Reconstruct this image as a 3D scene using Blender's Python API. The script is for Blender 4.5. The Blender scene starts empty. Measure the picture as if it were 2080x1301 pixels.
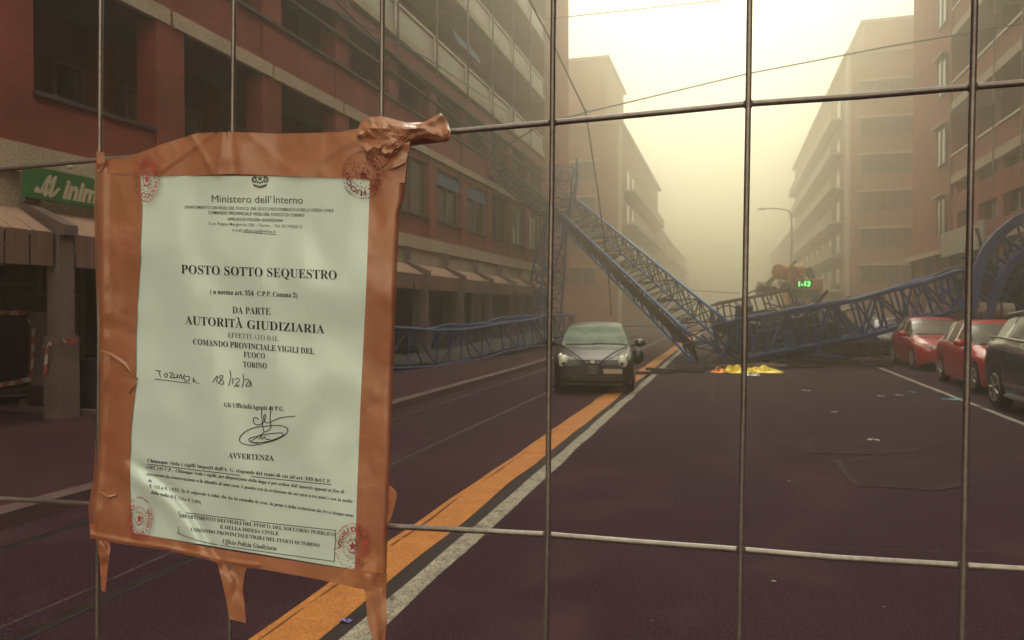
import bpy, math, random
from math import sin, cos, pi, radians as R, sqrt, atan2
from mathutils import Vector, Matrix, noise
random.seed(7)
SC = bpy.context.scene
COL = SC.collection

# ------------------------------------------------------------------ camera
CAM = Vector((0, 0, 1.75))
YAW, PITCH, FOC = R(16.3), R(0.86), 1500.0
cam = bpy.data.cameras.new('camera')
cam.sensor_width = 36
cam.lens = 36 * FOC / 2080
cam.clip_start = 0.02
cam.clip_end = 2000
cam.dof.use_dof = True
cam.dof.focus_distance = 0.52
cam.dof.aperture_fstop = 30
co = bpy.data.objects.new('camera', cam)
COL.objects.link(co)
co.location = CAM
co.rotation_euler = (pi / 2 - PITCH, 0, YAW)
SC.camera = co
_m = co.rotation_euler.to_matrix()
RT, UP, FW = _m @ Vector((1, 0, 0)), _m @ Vector((0, 1, 0)), _m @ Vector((0, 0, -1))


def ray(x, y):
    return FW + RT * ((x - 1040) / FOC) - UP * ((y - 650.5) / FOC)


def at(x, y, Y):            # point seen at (x, y) on the plane at distance Y down the street
    d = ray(x, y)
    return CAM + d * (Y / d.y)


def atx(x, y, X):
    d = ray(x, y)
    return CAM + d * (X / d.x)


def gnd(x, y, z=0.0):
    d = ray(x, y)
    return CAM + d * ((z - CAM.z) / d.z)


# ------------------------------------------------------------------ sky, sun, exposure
SUN_EL, SUN_AZ = R(50), R(-8)      # azimuth from +Y towards +X
w = bpy.data.worlds.new('World')
SC.world = w
w.use_nodes = True
nt = w.node_tree
bg = nt.nodes['Background']
sky = nt.nodes.new('ShaderNodeTexSky')
sky.sky_type = 'NISHITA'
sky.sun_disc = False
sky.sun_elevation = SUN_EL
sky.sun_rotation = SUN_AZ
tcw = nt.nodes.new('ShaderNodeTexCoord')
sepw = nt.nodes.new('ShaderNodeSeparateXYZ')
rampw = nt.nodes.new('ShaderNodeValToRGB')      # overcast cloud deck, dirtier near the horizon
rampw.color_ramp.elements[0].position = 0.0
rampw.color_ramp.elements[0].color = (0.80, 0.70, 0.42, 1)
rampw.color_ramp.elements[1].position = 0.62
rampw.color_ramp.elements[1].color = (0.97, 1.0, 0.80, 1)
e = rampw.color_ramp.elements.new(0.30)
e.color = (0.97, 0.96, 0.68, 1)
scw = nt.nodes.new('ShaderNodeVectorMath')
scw.operation = 'SCALE'
scw.inputs['Scale'].default_value = 11.2
mixw = nt.nodes.new('ShaderNodeMix')
mixw.data_type = 'RGBA'
mixw.inputs['Factor'].default_value = 0.88
nt.links.new(tcw.outputs['Generated'], sepw.inputs[0])
nt.links.new(sepw.outputs['Z'], rampw.inputs[0])
nt.links.new(rampw.outputs[0], scw.inputs[0])
nt.links.new(sky.outputs[0], mixw.inputs['A'])
nt.links.new(scw.outputs[0], mixw.inputs['B'])
nt.links.new(mixw.outputs['Result'], bg.inputs['Color'])
bg.inputs['Strength'].default_value = 0.15

sl = bpy.data.lights.new('sun', 'SUN')
sl.energy = 0.6
sl.angle = R(25)
sl.color = (1.0, 0.93, 0.78)
so = bpy.data.objects.new('sun', sl)
COL.objects.link(so)
sd = Vector((sin(SUN_AZ) * cos(SUN_EL), cos(SUN_AZ) * cos(SUN_EL), sin(SUN_EL)))
so.rotation_euler = (-sd).to_track_quat('-Z', 'Y').to_euler()

SC.view_settings.view_transform = 'Standard'
SC.view_settings.look = 'None'
SC.view_settings.exposure = 0.42
SC.view_settings.gamma = 1.0
SC.render.engine = 'CYCLES'
cy = SC.cycles
cy.use_denoising = True
cy.denoiser = 'OPENIMAGEDENOISE'
cy.max_bounces = 7
cy.diffuse_bounces = 3
cy.glossy_bounces = 3
cy.transmission_bounces = 3
cy.transparent_max_bounces = 10
cy.volume_bounces = 2
cy.sample_clamp_indirect = 4


# ------------------------------------------------------------------ helpers
LOCAL = set()          # things whose parts are modelled in the thing's own coordinates


class MB:
    def __init__(s):
        s.v, s.f, s.mi = [], [], []

    def add(s, vs, fs, m=0):
        b = len(s.v)
        s.v += [tuple(v) for v in vs]
        s.f += [tuple(b + i for i in f) for f in fs]
        s.mi += [m] * len(fs)
        return s

    def box(s, x0, x1, y0, y1, z0, z1, m=0):
        vs = [(x, y, z) for x in (x0, x1) for y in (y0, y1) for z in (z0, z1)]
        return s.add(vs, [(0, 1, 3, 2), (4, 6, 7, 5), (0, 4, 5, 1), (2, 3, 7, 6), (0, 2, 6, 4), (1, 5, 7, 3)], m)

    def obox(s, c, sx, sy, sz, rot=None, m=0):      # oriented box around c
        c = Vector(c)
        M = rot if rot is not None else Matrix.Identity(3)
        vs = [c + M @ Vector((x * sx / 2, y * sy / 2, z * sz / 2)) for x in (-1, 1) for y in (-1, 1) for z in (-1, 1)]
        return s.add(vs, [(0, 1, 3, 2), (4, 6, 7, 5), (0, 4, 5, 1), (2, 3, 7, 6), (0, 2, 6, 4), (1, 5, 7, 3)], m)

    def bar(s, a, b, r, n=6, r2=None, m=0):
        a, b = Vector(a), Vector(b)
        d = b - a
        if d.length < 1e-6:
            return s
        d.normalize()
        u = d.cross(Vector((0, 0, 1)) if abs(d.z) < .9 else Vector((1, 0, 0))).normalized()
        w_ = d.cross(u)
        r2 = r if r2 is None else r2
        vs = []
        for p, rr in ((a, r), (b, r2)):
            for i in range(n):
                t = 2 * pi * i / n + pi / n
                vs.append(p + (u * cos(t) + w_ * sin(t)) * rr)
        fs = [(i, (i + 1) % n, n + (i + 1) % n, n + i) for i in range(n)]
        fs += [tuple(range(n - 1, -1, -1)), tuple(range(n, 2 * n))]
        return s.add(vs, fs, m)

    def tube(s, pts, r, n=6, m=0):
        pts = [Vector(p) for p in pts]
        rs = r if isinstance(r, (list, tuple)) else [r] * len(pts)
        vs = []
        for k, p in enumerate(pts):
            d = (pts[min(k + 1, len(pts) - 1)] - pts[max(k - 1, 0)]).normalized()
            u = d.cross(Vector((0, 0, 1)) if abs(d.z) < .9 else Vector((1, 0, 0))).normalized()
            w_ = d.cross(u)
            for i in range(n):
                t = 2 * pi * i / n
                vs.append(p + (u * cos(t) + w_ * sin(t)) * rs[k])
        fs = []
        for k in range(len(pts) - 1):
            for i in range(n):
                fs.append((k * n + i, k * n + (i + 1) % n, (k + 1) * n + (i + 1) % n, (k + 1) * n + i))
        fs += [tuple(range(n - 1, -1, -1)), tuple(range((len(pts) - 1) * n, len(pts) * n))]
        return s.add(vs, fs, m)

    def ell(s, c, rx, ry, rz, nu=14, nv=8, m=0, M=None):
        c = Vector(c)
        M = M or Matrix.Identity(3)
        vs = []
        for j in range(nv + 1):
            a = pi * j / nv
            for i in range(nu):
                t = 2 * pi * i / nu
                vs.append(c + M @ Vector((rx * sin(a) * cos(t), ry * sin(a) * sin(t), rz * cos(a))))
        fs = [(j * nu + i, (j + 1) * nu + i, (j + 1) * nu + (i + 1) % nu, j * nu + (i + 1) % nu) for j in range(nv) for i in range(nu)]
        return s.add(vs, fs, m)

    def quad(s, a, b, c, d, m=0):
        return s.add([a, b, c, d], [(0, 1, 2, 3)], m)

    def build(s, name, mats, parent=None, smooth=False, bevel=0):
        me = bpy.data.meshes.new(name)
        me.from_pydata(s.v, [], s.f)
        mats = mats if isinstance(mats, (list, tuple)) else [mats]
        for x in mats:
            me.materials.append(x)
        if len(mats) > 1:
            me.polygons.foreach_set('material_index', s.mi)
        if smooth:
            me.polygons.foreach_set('use_smooth', [True] * len(me.polygons))
        me.update()
        o = bpy.data.objects.new(name, me)
        COL.objects.link(o)
        if parent:
            o.parent = parent
            if parent.name not in LOCAL:
                o.matrix_parent_inverse = Matrix.Translation(parent.location).inverted()
        if bevel:
            b = o.modifiers.new('bevel', 'BEVEL')
            b.width = bevel
            b.segments = 2
            b.limit_method = 'ANGLE'
        return o


def tag(o, label=None, cat=None, group=None, kind=None):
    if label: o['label'] = label
    if cat: o['category'] = cat
    if group: o['group'] = group
    if kind: o['kind'] = kind
    return o


def thing(name, loc, label, cat, group=None, rz=0):
    o = bpy.data.objects.new(name, None)
    o.empty_display_size = 0.2
    COL.objects.link(o)
    o.location = loc
    o.rotation_euler = (0, 0, rz)
    return tag(o, label, cat, group)


def copy_tree(o, parent=None):
    c = o.copy()
    COL.objects.link(c)
    c.parent = parent
    if parent is not None:
        c.matrix_parent_inverse = o.matrix_parent_inverse.copy()
    for ch in list(o.children):
        copy_tree(ch, c)
    return c


# ------------------------------------------------------------------ materials
def mat(name, col, rough=.7, metal=0, var=.15, vscale=3., fine=0, fscale=60., bump=0, bscale=40., spec=.5, col2=None, alpha=1, coat=0, emit=None, es=0, stretch=None):
    m = bpy.data.materials.new(name)
    m.use_nodes = True
    t = m.node_tree
    b = t.nodes['Principled BSDF']
    b.inputs['Roughness'].default_value = rough
    b.inputs['Metallic'].default_value = metal
    b.inputs['Specular IOR Level'].default_value = spec
    b.inputs['Alpha'].default_value = alpha
    b.inputs['Coat Weight'].default_value = coat
    b.inputs['Coat Roughness'].default_value = .12
    if emit:
        b.inputs['Emission Color'].default_value = (*emit, 1)
        b.inputs['Emission Strength'].default_value = es
    tc = t.nodes.new('ShaderNodeTexCoord')
    src = tc.outputs['Object']
    if stretch:
        mp = t.nodes.new('ShaderNodeMapping')
        mp.inputs['Scale'].default_value = stretch
        t.links.new(src, mp.inputs[0])
        src = mp.outputs[0]
    n1 = t.nodes.new('ShaderNodeTexNoise')
    n1.inputs['Scale'].default_value = vscale
    n1.inputs['Detail'].default_value = 5
    t.links.new(src, n1.inputs['Vector'])
    rp = t.nodes.new('ShaderNodeValToRGB')
    c2 = col2 or tuple(min(1, c * (1 + var)) for c in col)
    c1 = col if col2 else tuple(c * (1 - var) for c in col)
    rp.color_ramp.elements[0].position = .32
    rp.color_ramp.elements[1].position = .68
    rp.color_ramp.elements[0].color = (*c1, 1)
    rp.color_ramp.elements[1].color = (*c2, 1)
    t.links.new(n1.outputs[0], rp.inputs[0])
    out = rp.outputs[0]
    if fine:
        n2 = t.nodes.new('ShaderNodeTexNoise')
        n2.inputs['Scale'].default_value = fscale
        n2.inputs['Detail'].default_value = 3
        t.links.new(src, n2.inputs['Vector'])
        mr = t.nodes.new('ShaderNodeMapRange')
        mr.inputs[1].default_value = .38
        mr.inputs[2].default_value = .62
        mr.inputs[3].default_value = 1 - fine
        mr.inputs[4].default_value = 1 + fine
        t.links.new(n2.outputs[0], mr.inputs[0])
        vm = t.nodes.new('ShaderNodeVectorMath')
        vm.operation = 'SCALE'
        t.links.new(out, vm.inputs[0])
        t.links.new(mr.outputs[0], vm.inputs['Scale'])
        out = vm.outputs[0]
    t.links.new(out, b.inputs['Base Color'])
    if bump:
        n3 = t.nodes.new('ShaderNodeTexNoise')
        n3.inputs['Scale'].default_value = bscale
        n3.inputs['Detail'].default_value = 4
        t.links.new(src, n3.inputs['Vector'])
        bp = t.nodes.new('ShaderNodeBump')
        bp.inputs['Strength'].default_value = bump
        bp.inputs['Distance'].default_value = .01
        t.links.new(n3.outputs[0], bp.inputs['Height'])
        t.links.new(bp.outputs[0], b.inputs['Normal'])
    return m


def brick(name, c1, c2, mortar):
    m = bpy.data.materials.new(name)
    m.use_nodes = True
    t = m.node_tree
    b = t.nodes['Principled BSDF']
    b.inputs['Roughness'].default_value = .85
    tc = t.nodes.new('ShaderNodeTexCoord')
    sp = t.nodes.new('ShaderNodeSeparateXYZ')
    ad = t.nodes.new('ShaderNodeMath')
    cb = t.nodes.new('ShaderNodeCombineXYZ')
    t.links.new(tc.outputs['Object'], sp.inputs[0])
    t.links.new(sp.outputs[0], ad.inputs[0])
    t.links.new(sp.outputs[1], ad.inputs[1])
    t.links.new(ad.outputs[0], cb.inputs[0])
    t.links.new(sp.outputs[2], cb.inputs[1])
    br = t.nodes.new('ShaderNodeTexBrick')
    br.inputs['Scale'].default_value = 1
    br.inputs['Brick Width'].default_value = .25
    br.inputs['Row Height'].default_value = .075
    br.inputs['Mortar Size'].default_value = .008
    br.inputs['Color1'].default_value = (*c1, 1)
    br.inputs['Color2'].default_value = (*c2, 1)
    br.inputs['Mortar'].default_value = (*mortar, 1)
    t.links.new(cb.outputs[0], br.inputs['Vector'])
    n = t.nodes.new('ShaderNodeTexNoise')
    n.inputs['Scale'].default_value = .9
    n.inputs['Detail'].default_value = 6
    t.links.new(tc.outputs['Object'], n.inputs['Vector'])
    mr = t.nodes.new('ShaderNodeMapRange')
    mr.inputs[1].default_value = .3
    mr.inputs[2].default_value = .7
    mr.inputs[3].default_value = .72
    mr.inputs[4].default_value = 1.25
    t.links.new(n.outputs[0], mr.inputs[0])
    vm = t.nodes.new('ShaderNodeVectorMath')
    vm.operation = 'SCALE'
    t.links.new(br.outputs[0], vm.inputs[0])
    t.links.new(mr.outputs[0], vm.inputs['Scale'])
    t.links.new(vm.outputs[0], b.inputs['Base Color'])
    return m


def road_mat():
    m = mat('asphalt', (.032, .0118, .022), .9, spec=.12, var=.25, vscale=.35, fine=.7, fscale=60, bump=.35, bscale=42, col2=(.045, .0185, .030))
    t = m.node_tree
    b = t.nodes['Principled BSDF']
    src = b.inputs['Base Color'].links[0].from_socket
    tc = t.nodes.new('ShaderNodeTexCoord')
    v = t.nodes.new('ShaderNodeTexNoise')      # pale aggregate specks
    v.inputs['Scale'].default_value = 120
    v.inputs['Detail'].default_value = 1
    t.links.new(tc.outputs['Object'], v.inputs['Vector'])
    r = t.nodes.new('ShaderNodeValToRGB')
    r.color_ramp.elements[0].position = .60
    r.color_ramp.elements[0].color = (0, 0, 0, 1)
    r.color_ramp.elements[1].position = .70
    r.color_ramp.elements[1].color = (.5, .5, .5, 1)
    t.links.new(v.outputs[0], r.inputs[0])
    mx = t.nodes.new('ShaderNodeMix')
    mx.data_type = 'RGBA'
    t.links.new(r.outputs[0], mx.inputs['Factor'])
    t.links.new(src, mx.inputs['A'])
    mx.inputs['B'].default_value = (.14, .09, .10, 1)
    # dusty smears across the lane
    d = t.nodes.new('ShaderNodeTexNoise')
    d.inputs['Scale'].default_value = .8
    d.inputs['Detail'].default_value = 7
    d.inputs['Distortion'].default_value = 1.2
    t.links.new(tc.outputs['Object'], d.inputs['Vector'])
    r2 = t.nodes.new('ShaderNodeValToRGB')
    r2.color_ramp.elements[0].position = .5
    r2.color_ramp.elements[0].color = (0, 0, 0, 1)
    r2.color_ramp.elements[1].position = .75
    r2.color_ramp.elements[1].color = (.8, .8, .8, 1)
    t.links.new(d.outputs[0], r2.inputs[0])
    mx2 = t.nodes.new('ShaderNodeMix')
    mx2.data_type = 'RGBA'
    t.links.new(r2.outputs[0], mx2.inputs['Factor'])
    t.links.new(mx.outputs['Result'], mx2.inputs['A'])
    mx2.inputs['B'].default_value = (.070, .034, .040, 1)
    t.links.new(mx2.outputs['Result'], b.inputs['Base Color'])
    return m


def worn(m_, lo=.60, hi=.66, under=(.045, .020, .028), sc=11):
    t = m_.node_tree
    b = t.nodes['Principled BSDF']
    src = b.inputs['Base Color'].links[0].from_socket
    tc = t.nodes.new('ShaderNodeTexCoord')
    n = t.nodes.new('ShaderNodeTexNoise')
    n.inputs['Scale'].default_value = sc
    n.inputs['Detail'].default_value = 9
    n.inputs['Roughness'].default_value = .7
    t.links.new(tc.outputs['Object'], n.inputs['Vector'])
    r = t.nodes.new('ShaderNodeValToRGB')
    r.color_ramp.elements[0].position = lo
    r.color_ramp.elements[0].color = (0, 0, 0, 1)
    r.color_ramp.elements[1].position = hi
    r.color_ramp.elements[1].color = (.85, .85, .85, 1)
    t.links.new(n.outputs[0], r.inputs[0])
    mx = t.nodes.new('ShaderNodeMix')
    mx.data_type = 'RGBA'
    t.links.new(r.outputs[0], mx.inputs['Factor'])
    t.links.new(src, mx.inputs['A'])
    mx.inputs['B'].default_value = (*under, 1)
    t.links.new(mx.outputs['Result'], b.inputs['Base Color'])
    return m_


M = {}
M['asphalt'] = road_mat()
M['patch'] = mat('patch asphalt', (.038, .019, .027), .9, spec=.12, col2=(.054, .028, .036), vscale=2.5, fine=.4, fscale=90, bump=.8, bscale=90)
M['seam'] = mat('seam dust', (.060, .033, .038), .9, var=.4, vscale=4, fine=.5, fscale=50)
M['edge'] = mat('worn patch edge', (.068, .036, .040), .9, spec=.12, var=.5, vscale=9, fine=.5, fscale=60)
M['pave'] = mat('pavement', (.045, .018, .026), .9, spec=.12, col2=(.065, .028, .036), vscale=.8, fine=.3, fscale=40, bump=.4)
M['kerb'] = mat('kerb stone', (.10, .052, .055), .8, col2=(.14, .08, .08), vscale=2, fine=.3)
M['rail'] = mat('tram rail', (.12, .08, .08), .35, metal=.8)
M['groove'] = mat('rail groove', (.02, .012, .014), .9)
M['crack'] = mat('crack', (.16, .05, .015), .9)
M['yellow'] = mat('yellow paint', (.43, .145, .026), .8, col2=(.54, .195, .04), vscale=5, fine=.22, fscale=70, bump=.4, bscale=80)
M['white'] = mat('white paint', (.24, .20, .17), .8, col2=(.38, .33, .27), vscale=9, fine=.45, fscale=70, bump=.7, bscale=90)
M['brick'] = brick('red brick', (.26, .036, .028), (.17, .024, .020), (.15, .045, .04))
M['brick2'] = brick('warm brick', (.29, .060, .042), (.21, .042, .032), (.17, .07, .055))
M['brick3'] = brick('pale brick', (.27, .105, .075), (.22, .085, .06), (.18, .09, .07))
M['cream'] = mat('cream concrete', (.34, .26, .20), .8, col2=(.45, .35, .27), vscale=1.5, fine=.2, fscale=25, bump=.3)
M['conc'] = mat('grey concrete', (.11, .068, .07), .85, col2=(.17, .11, .11), vscale=2, fine=.25, fscale=30, bump=.4)
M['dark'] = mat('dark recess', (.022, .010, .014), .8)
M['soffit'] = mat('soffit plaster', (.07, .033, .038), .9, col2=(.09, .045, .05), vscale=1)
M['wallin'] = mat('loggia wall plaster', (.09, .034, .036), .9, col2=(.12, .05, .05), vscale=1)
M['frame'] = mat('window frame', (.17, .11, .105), .6)
M['ledge'] = mat('dark ledge', (.04, .02, .024), .7)
M['pane'] = mat('window glass', (.03, .025, .03), .12, spec=.8, var=.3, vscale=.6)
M['panel'] = mat('balcony panel', (.24, .21, .18), .45, col2=(.33, .29, .25), vscale=1.2)
M['metal'] = mat('pale metal', (.55, .50, .40), .45, metal=.2)
M['steel'] = mat('galvanised wire', (.20, .155, .155), .42, metal=.7, col2=(.34, .285, .27), vscale=9, fine=.10, fscale=260)
M['canvas'] = mat('awning canvas', (.34, .20, .15), .85, var=.06, vscale=1.2, stretch=(.2, 6, .2))
M['canvas2'] = mat('awning valance', (.17, .09, .08), .85, var=.25, vscale=1.5, stretch=(.2, 9, .2))
M['blueawn'] = mat('blue blind', (.025, .07, .13), .7)
M['green'] = mat('green sign', (.018, .125, .036), .5, var=.1)
M['cream2'] = mat('sign lettering', (.50, .40, .31), .6, var=.05)
M['crane'] = mat('blue crane paint', (.003, .018, .11), .5, col2=(.008, .04, .19), vscale=1.5, fine=.3, fscale=14)
M['crane2'] = mat('blue crane chord paint', (.003, .065, .27), .45, col2=(.010, .12, .40), vscale=1.2, fine=.3, fscale=12)
M['crane3'] = mat('dark and shaded steel', (.035, .020, .030), .6, col2=(.06, .036, .045), vscale=1.6, fine=.3, fscale=14)
M['wreck'] = mat('dark steel plate', (.007, .0045, .011), .7, col2=(.015, .008, .016), vscale=1.2)
M['rust'] = mat('rusty rail steel', (.08, .04, .04), .7)
M['block'] = mat('pale ballast concrete', (.30, .22, .19), .85, col2=(.38, .29, .25), vscale=3, fine=.15)
M['tarp'] = mat('blue tarp', (.06, .08, .13), .6)
M['orange'] = mat('orange machine paint', (.42, .17, .07), .5)
M['debris'] = mat('debris board', (.18, .11, .095), .85, col2=(.28, .19, .16), vscale=3)
M['debris2'] = mat('dark debris', (.035, .018, .024), .8)
M['paper2'] = mat('litter paper', (.50, .45, .42), .7)
M['bluebit'] = mat('blue litter', (.06, .26, .38), .5)
M['wrap'] = mat('wrapper foil', (.03, .05, .28), .25, metal=.3, var=.6, vscale=40, col2=(.25, .20, .42))
M['cable'] = mat('cable', (.03, .02, .022), .6)
M['tyre'] = mat('tyre rubber', (.012, .007, .010), .8)
M['rim'] = mat('alloy rim', (.45, .40, .36), .35, metal=.7)
M['black'] = mat('black plastic', (.012, .006, .010), .5)
M['lamp'] = mat('headlamp glass', (.88, .86, .72), .15, coat=1, var=.2, vscale=15)
M['lampin'] = mat('headlamp bulb', (.10, .08, .08), .2)
M['foil'] = mat('gold foil', (1.0, .66, .03), .35, metal=.2, var=.15, vscale=8, col2=(1.0, .80, .12))
M['foil2'] = mat('copper foil side', (.60, .20, .05), .3, metal=.8)
M['silver'] = mat('silver foil side', (.75, .7, .7), .25, metal=.8)
M['tree'] = mat('hedge', (.04, .045, .03), .9)


worn(M['yellow'], .60, .72, (.16, .06, .02), 7)
worn(M['white'], .55, .64)
# ------------------------------------------------------------------ setting: ground, road, pavements
m = MB()
m.quad((-300, -60, -.15), (300, -60, -.15), (300, 600, -.15), (-300, 600, -.15))
tag(m.build('ground', M['pave']), kind='structure')
m = MB()
m.quad((-5.5, -58, 0), (8.2, -58, 0), (8.2, 598, 0), (-5.5, 598, 0))
tag(m.build('road', M['asphalt']), kind='structure')
m = MB()
m.quad((-60, 50.2, -.004), (-5.6, 50.2, -.004), (-5.6, 71.5, -.004), (-60, 71.5, -.004))
m.quad((8.3, 53, -.004), (60, 53, -.004), (60, 75, -.004), (8.3, 75, -.004))
tag(m.build('side_street', M['asphalt']), kind='structure')


def slab(name, x0, x1, y0, y1, mt, z=.12):
    mm = MB()
    mm.box(x0, x1, y0, y1, -.14, z)
    return tag(mm.build(name, mt), kind='structure')


slab('pavement', -30, -5.72, -58, 50, M['pave'])
slab('pavement', -30, -5.72, 71.7, 300, M['pave'])
slab('pavement', 8.42, 40, -58, 52.8, M['pave'])
slab('pavement', 8.42, 40, 75.2, 300, M['pave'])
for (x0, x1) in ((-5.72, -5.5), (8.2, 8.42)):
    mm = MB()
    y = -20.
    while y < 120:
        L = 1.1
        if not (50 < y < 75):
            mm.box(x0, x1, y + .006, y + L - .006, -.14, .128 + random.uniform(-.003, .004))
        y += L
    tag(mm.build('kerb', M['kerb']), kind='structure')


def strip(name, x0, x1, y0, y1, z, mt, wob=0.0, step=.35, miss=0.0):
    mm = MB()
    n = int((y1 - y0) / step)
    ls = [(x0 + (noise.noise((y0 + i * step, x0 * 3, .3)) * wob if wob else 0), y0 + i * step) for i in range(n + 1)]
    rs = [(x1 + (noise.noise((y0 + i * step, x1 * 5, 4.3)) * wob if wob else 0), y0 + i * step) for i in range(n + 1)]
    for i in range(n):
        if random.random() < miss:
            continue
        mm.quad((*ls[i], z), (*rs[i], z), (*rs[i + 1], z), (*ls[i + 1], z))
    return tag(mm.build(name, mt), kind='structure')


strip('yellow_line', -2.43, -2.085, -4, 60, .004, M['yellow'], .03, .06)
strip('road_crack', -2.372, -2.367, -4, 40, .008, M['crack'], .035, .05, .12)
strip('road_gap', -2.075, -1.965, -4, 60, .003, M['groove'], .02, .2)
strip('white_line', -1.955, -1.80, -4, 60, .004, M['white'], .026, .06)
strip('parking_line', 4.27, 4.37, 6, 60, .004, M['white'], .012, .25, .06)
for rx in (-3.63, -5.08):
    strip('tram_rail', rx - .03, rx + .03, -20, 140, .004, M['rail'])
    strip('rail_groove', rx + .035, rx + .075, -20, 140, .004, M['groove'])
    strip('rail_seam', rx - .20, rx - .18, -20, 140, .003, M['seam'], .02, .5, .3)


def gsheet(name, px, z, mt):
    mm = MB()
    mm.add([(*gnd(x, y).xy, z) for x, y in px], [tuple(range(len(px)))])
    return tag(mm.build(name, mt), kind='structure')


def gline(name, px, wd, z, mt, sub=14):
    mm = MB()
    P = []
    for (a, b) in zip(px[:-1], px[1:]):
        A, B = gnd(*a), gnd(*b)
        for i in range(sub):
            P.append(A.lerp(B, i / sub))
    P.append(gnd(*px[-1]))
    P = [p + Vector((0, noise.noise(p * 2) * wd * 1.2, 0)) for p in P]
    for i in range(len(P) - 1):
        d = (P[i + 1] - P[i]).normalized()
        nrm = Vector((-d.y, d.x, 0))
        w1 = wd * (.6 + .8 * abs(noise.noise(P[i] * 5)))
        w2 = wd * (.6 + .8 * abs(noise.noise(P[i + 1] * 5)))
        a, b, c, d2 = P[i] - nrm * w1 / 2, P[i] + nrm * w1 / 2, P[i + 1] + nrm * w2 / 2, P[i + 1] - nrm * w2 / 2
        mm.quad(*[(q.x, q.y, z) for q in (a, d2, c, b)])
    return tag(mm.build(name, mt), kind='structure')


gsheet('road_patch', [(1650, 922), (1640, 892), (1700, 882), (1830, 884), (1862, 912), (1800, 924)], .003, M['patch'])
gsheet('road_patch', [(1740, 986), (1700, 938), (1780, 928), (1915, 930), (1978, 984), (1900, 996)], .003, M['patch'])
gsheet('road_patch', [(1300, 812), (1310, 762), (1780, 752), (1960, 815)], .003, M['patch'])
gline('road_seam', [(1300, 814), (1440, 812), (1620, 816), (1960, 815)], .035, .006, M['seam'])
gline('road_seam', [(1446, 812), (1452, 770)], .05, .006, M['seam'], 6)
gline('road_seam', [(1230, 1092), (1400, 1100), (1560, 1108), (1800, 1118), (2070, 1124)], .018, .004, M['seam'])
for pts in ([(1650, 922), (1640, 892), (1700, 882), (1830, 884)], [(1862, 912), (1800, 924), (1650, 922)],
            [(1740, 986), (1700, 938), (1780, 928), (1915, 930)], [(1978, 984), (1900, 996), (1740, 986)]):
    gline('patch_edge', pts, .10, .007, M['edge'])

# ------------------------------------------------------------------ left apartment building
LX = -10.3
lb = thing('apartment_building', (LX, 18, 0), 'long red brick apartment building with awnings, loggias and glass balconies along the left pavement', 'building')


def window_part(parent, y0, y1, z0, z1, x, sgn, mull=1):
    """window in a wall facing sgn*X; frame box with pane child"""
    f = MB()
    t = .07
    d0, d1 = (x, x + .06 * sgn)
    xa, xb = min(d0, d1), max(d0, d1)
    f.box(xa, xb, y0, y0 + t, z0, z1)
    f.box(xa, xb, y1 - t, y1, z0, z1)
    f.box(xa, xb, y0 + t, y1 - t, z0, z0 + t)
    f.box(xa, xb, y0 + t, y1 - t, z1 - t, z1)
    for k in range(mull):
        yc = y0 + (y1 - y0) * (k + 1) / (mull + 1)
        f.box(xa, xb, yc - t / 2, yc + t / 2, z0 + t, z1 - t)
    o = f.build('window', M['frame'], parent)
    g = MB()
    xx = x + .02 * sgn
    g.quad((xx, y0 + t * .5, z0 + t * .5), (xx, y1 - t * .5, z0 + t * .5), (xx, y1 - t * .5, z1 - t * .5), (xx, y0 + t * .5, z1 - t * .5))
    p = g.build('pane', M['pane'])
    p.parent = o
    return o


YN, YF = -16.6, 48.7
wall = MB()       # brick: piers, parapets, spandrels, end wall
dk = MB()
wi = MB()
sof = MB()
fas = MB()
led = MB()
P0, PER = 8.55, 3.3
piers = [P0 + PER * k for k in range(-8, 11)]
# solid core of the building
wall.box(-24, LX - 1.7, YN, YF, 4.2, 27.5)
wall.box(LX - 1.7, LX, 41.9, YF, 4.2, 27.5)
wall.box(LX - 1.7, LX, YN - .4, YN, 4.2, 27.5)
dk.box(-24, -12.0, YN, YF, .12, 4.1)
# floor slabs
for z in (4.2, 7.3, 10.35):
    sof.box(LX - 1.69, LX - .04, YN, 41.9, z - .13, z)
for py in piers:
    wall.box(LX - .45, LX, py - .37, py + .37, 4.2, 10.3)
for k in range(len(piers) - 1):
    a, b = piers[k] + .37, piers[k + 1] - .37
    if piers[k] < 20.5:
        wall.box(LX - .22, LX - .03, a, b, 4.2, 5.07)
        led.box(LX - .27, LX + .03, a, b, 5.07, 5.14)
        # loggia back wall window / door
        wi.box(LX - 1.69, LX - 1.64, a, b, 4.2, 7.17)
        window_part(lb, a + .15, a + 1.35, 4.95, 6.35, LX - 1.62, 1)
        window_part(lb, b - .8, b - .1, 4.25, 6.35, LX - 1.62, 1, 0)
        # fascia beam per bay
        fas.box(LX - .12, LX + .05, a - .32, b + .32, 7.17, 7.47)
    else:
        wall.box(LX - .3, LX - .04, a, b, 4.2, 5.0)
        wall.box(LX - .3, LX - .04, a, b, 6.95, 7.3)
        o = window_part(lb, a + .02, b - .02, 5.0, 6.95, LX - .2, 1, 1)
        fas.box(LX - .12, LX + .05, a - .37, b + .37, 7.22, 7.47)
        led.box(LX - .1, LX + .06, a, b, 4.96, 5.02)
    # second floor: brick parapet, deep opening
    wall.box(LX - .22, LX - .02, a - .001, b + .001, 7.47, 8.42)
    led.box(LX - .3, LX + .06, a - .36, b + .36, 8.42, 8.50)
    wi.box(LX - 1.69, LX - 1.64, a, b, 7.4, 10.2)
    if k % 2 == 0:
        window_part(lb, a + .3, a + 1.7, 8.1, 9.7, LX - 1.62, 1)
    else:
        window_part(lb, b - 1.1, b - .2, 7.5, 9.6, LX - 1.62, 1, 0)
led.box(LX - .1, LX + .16, YN, 41.9, 9.72, 9.80)
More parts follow.
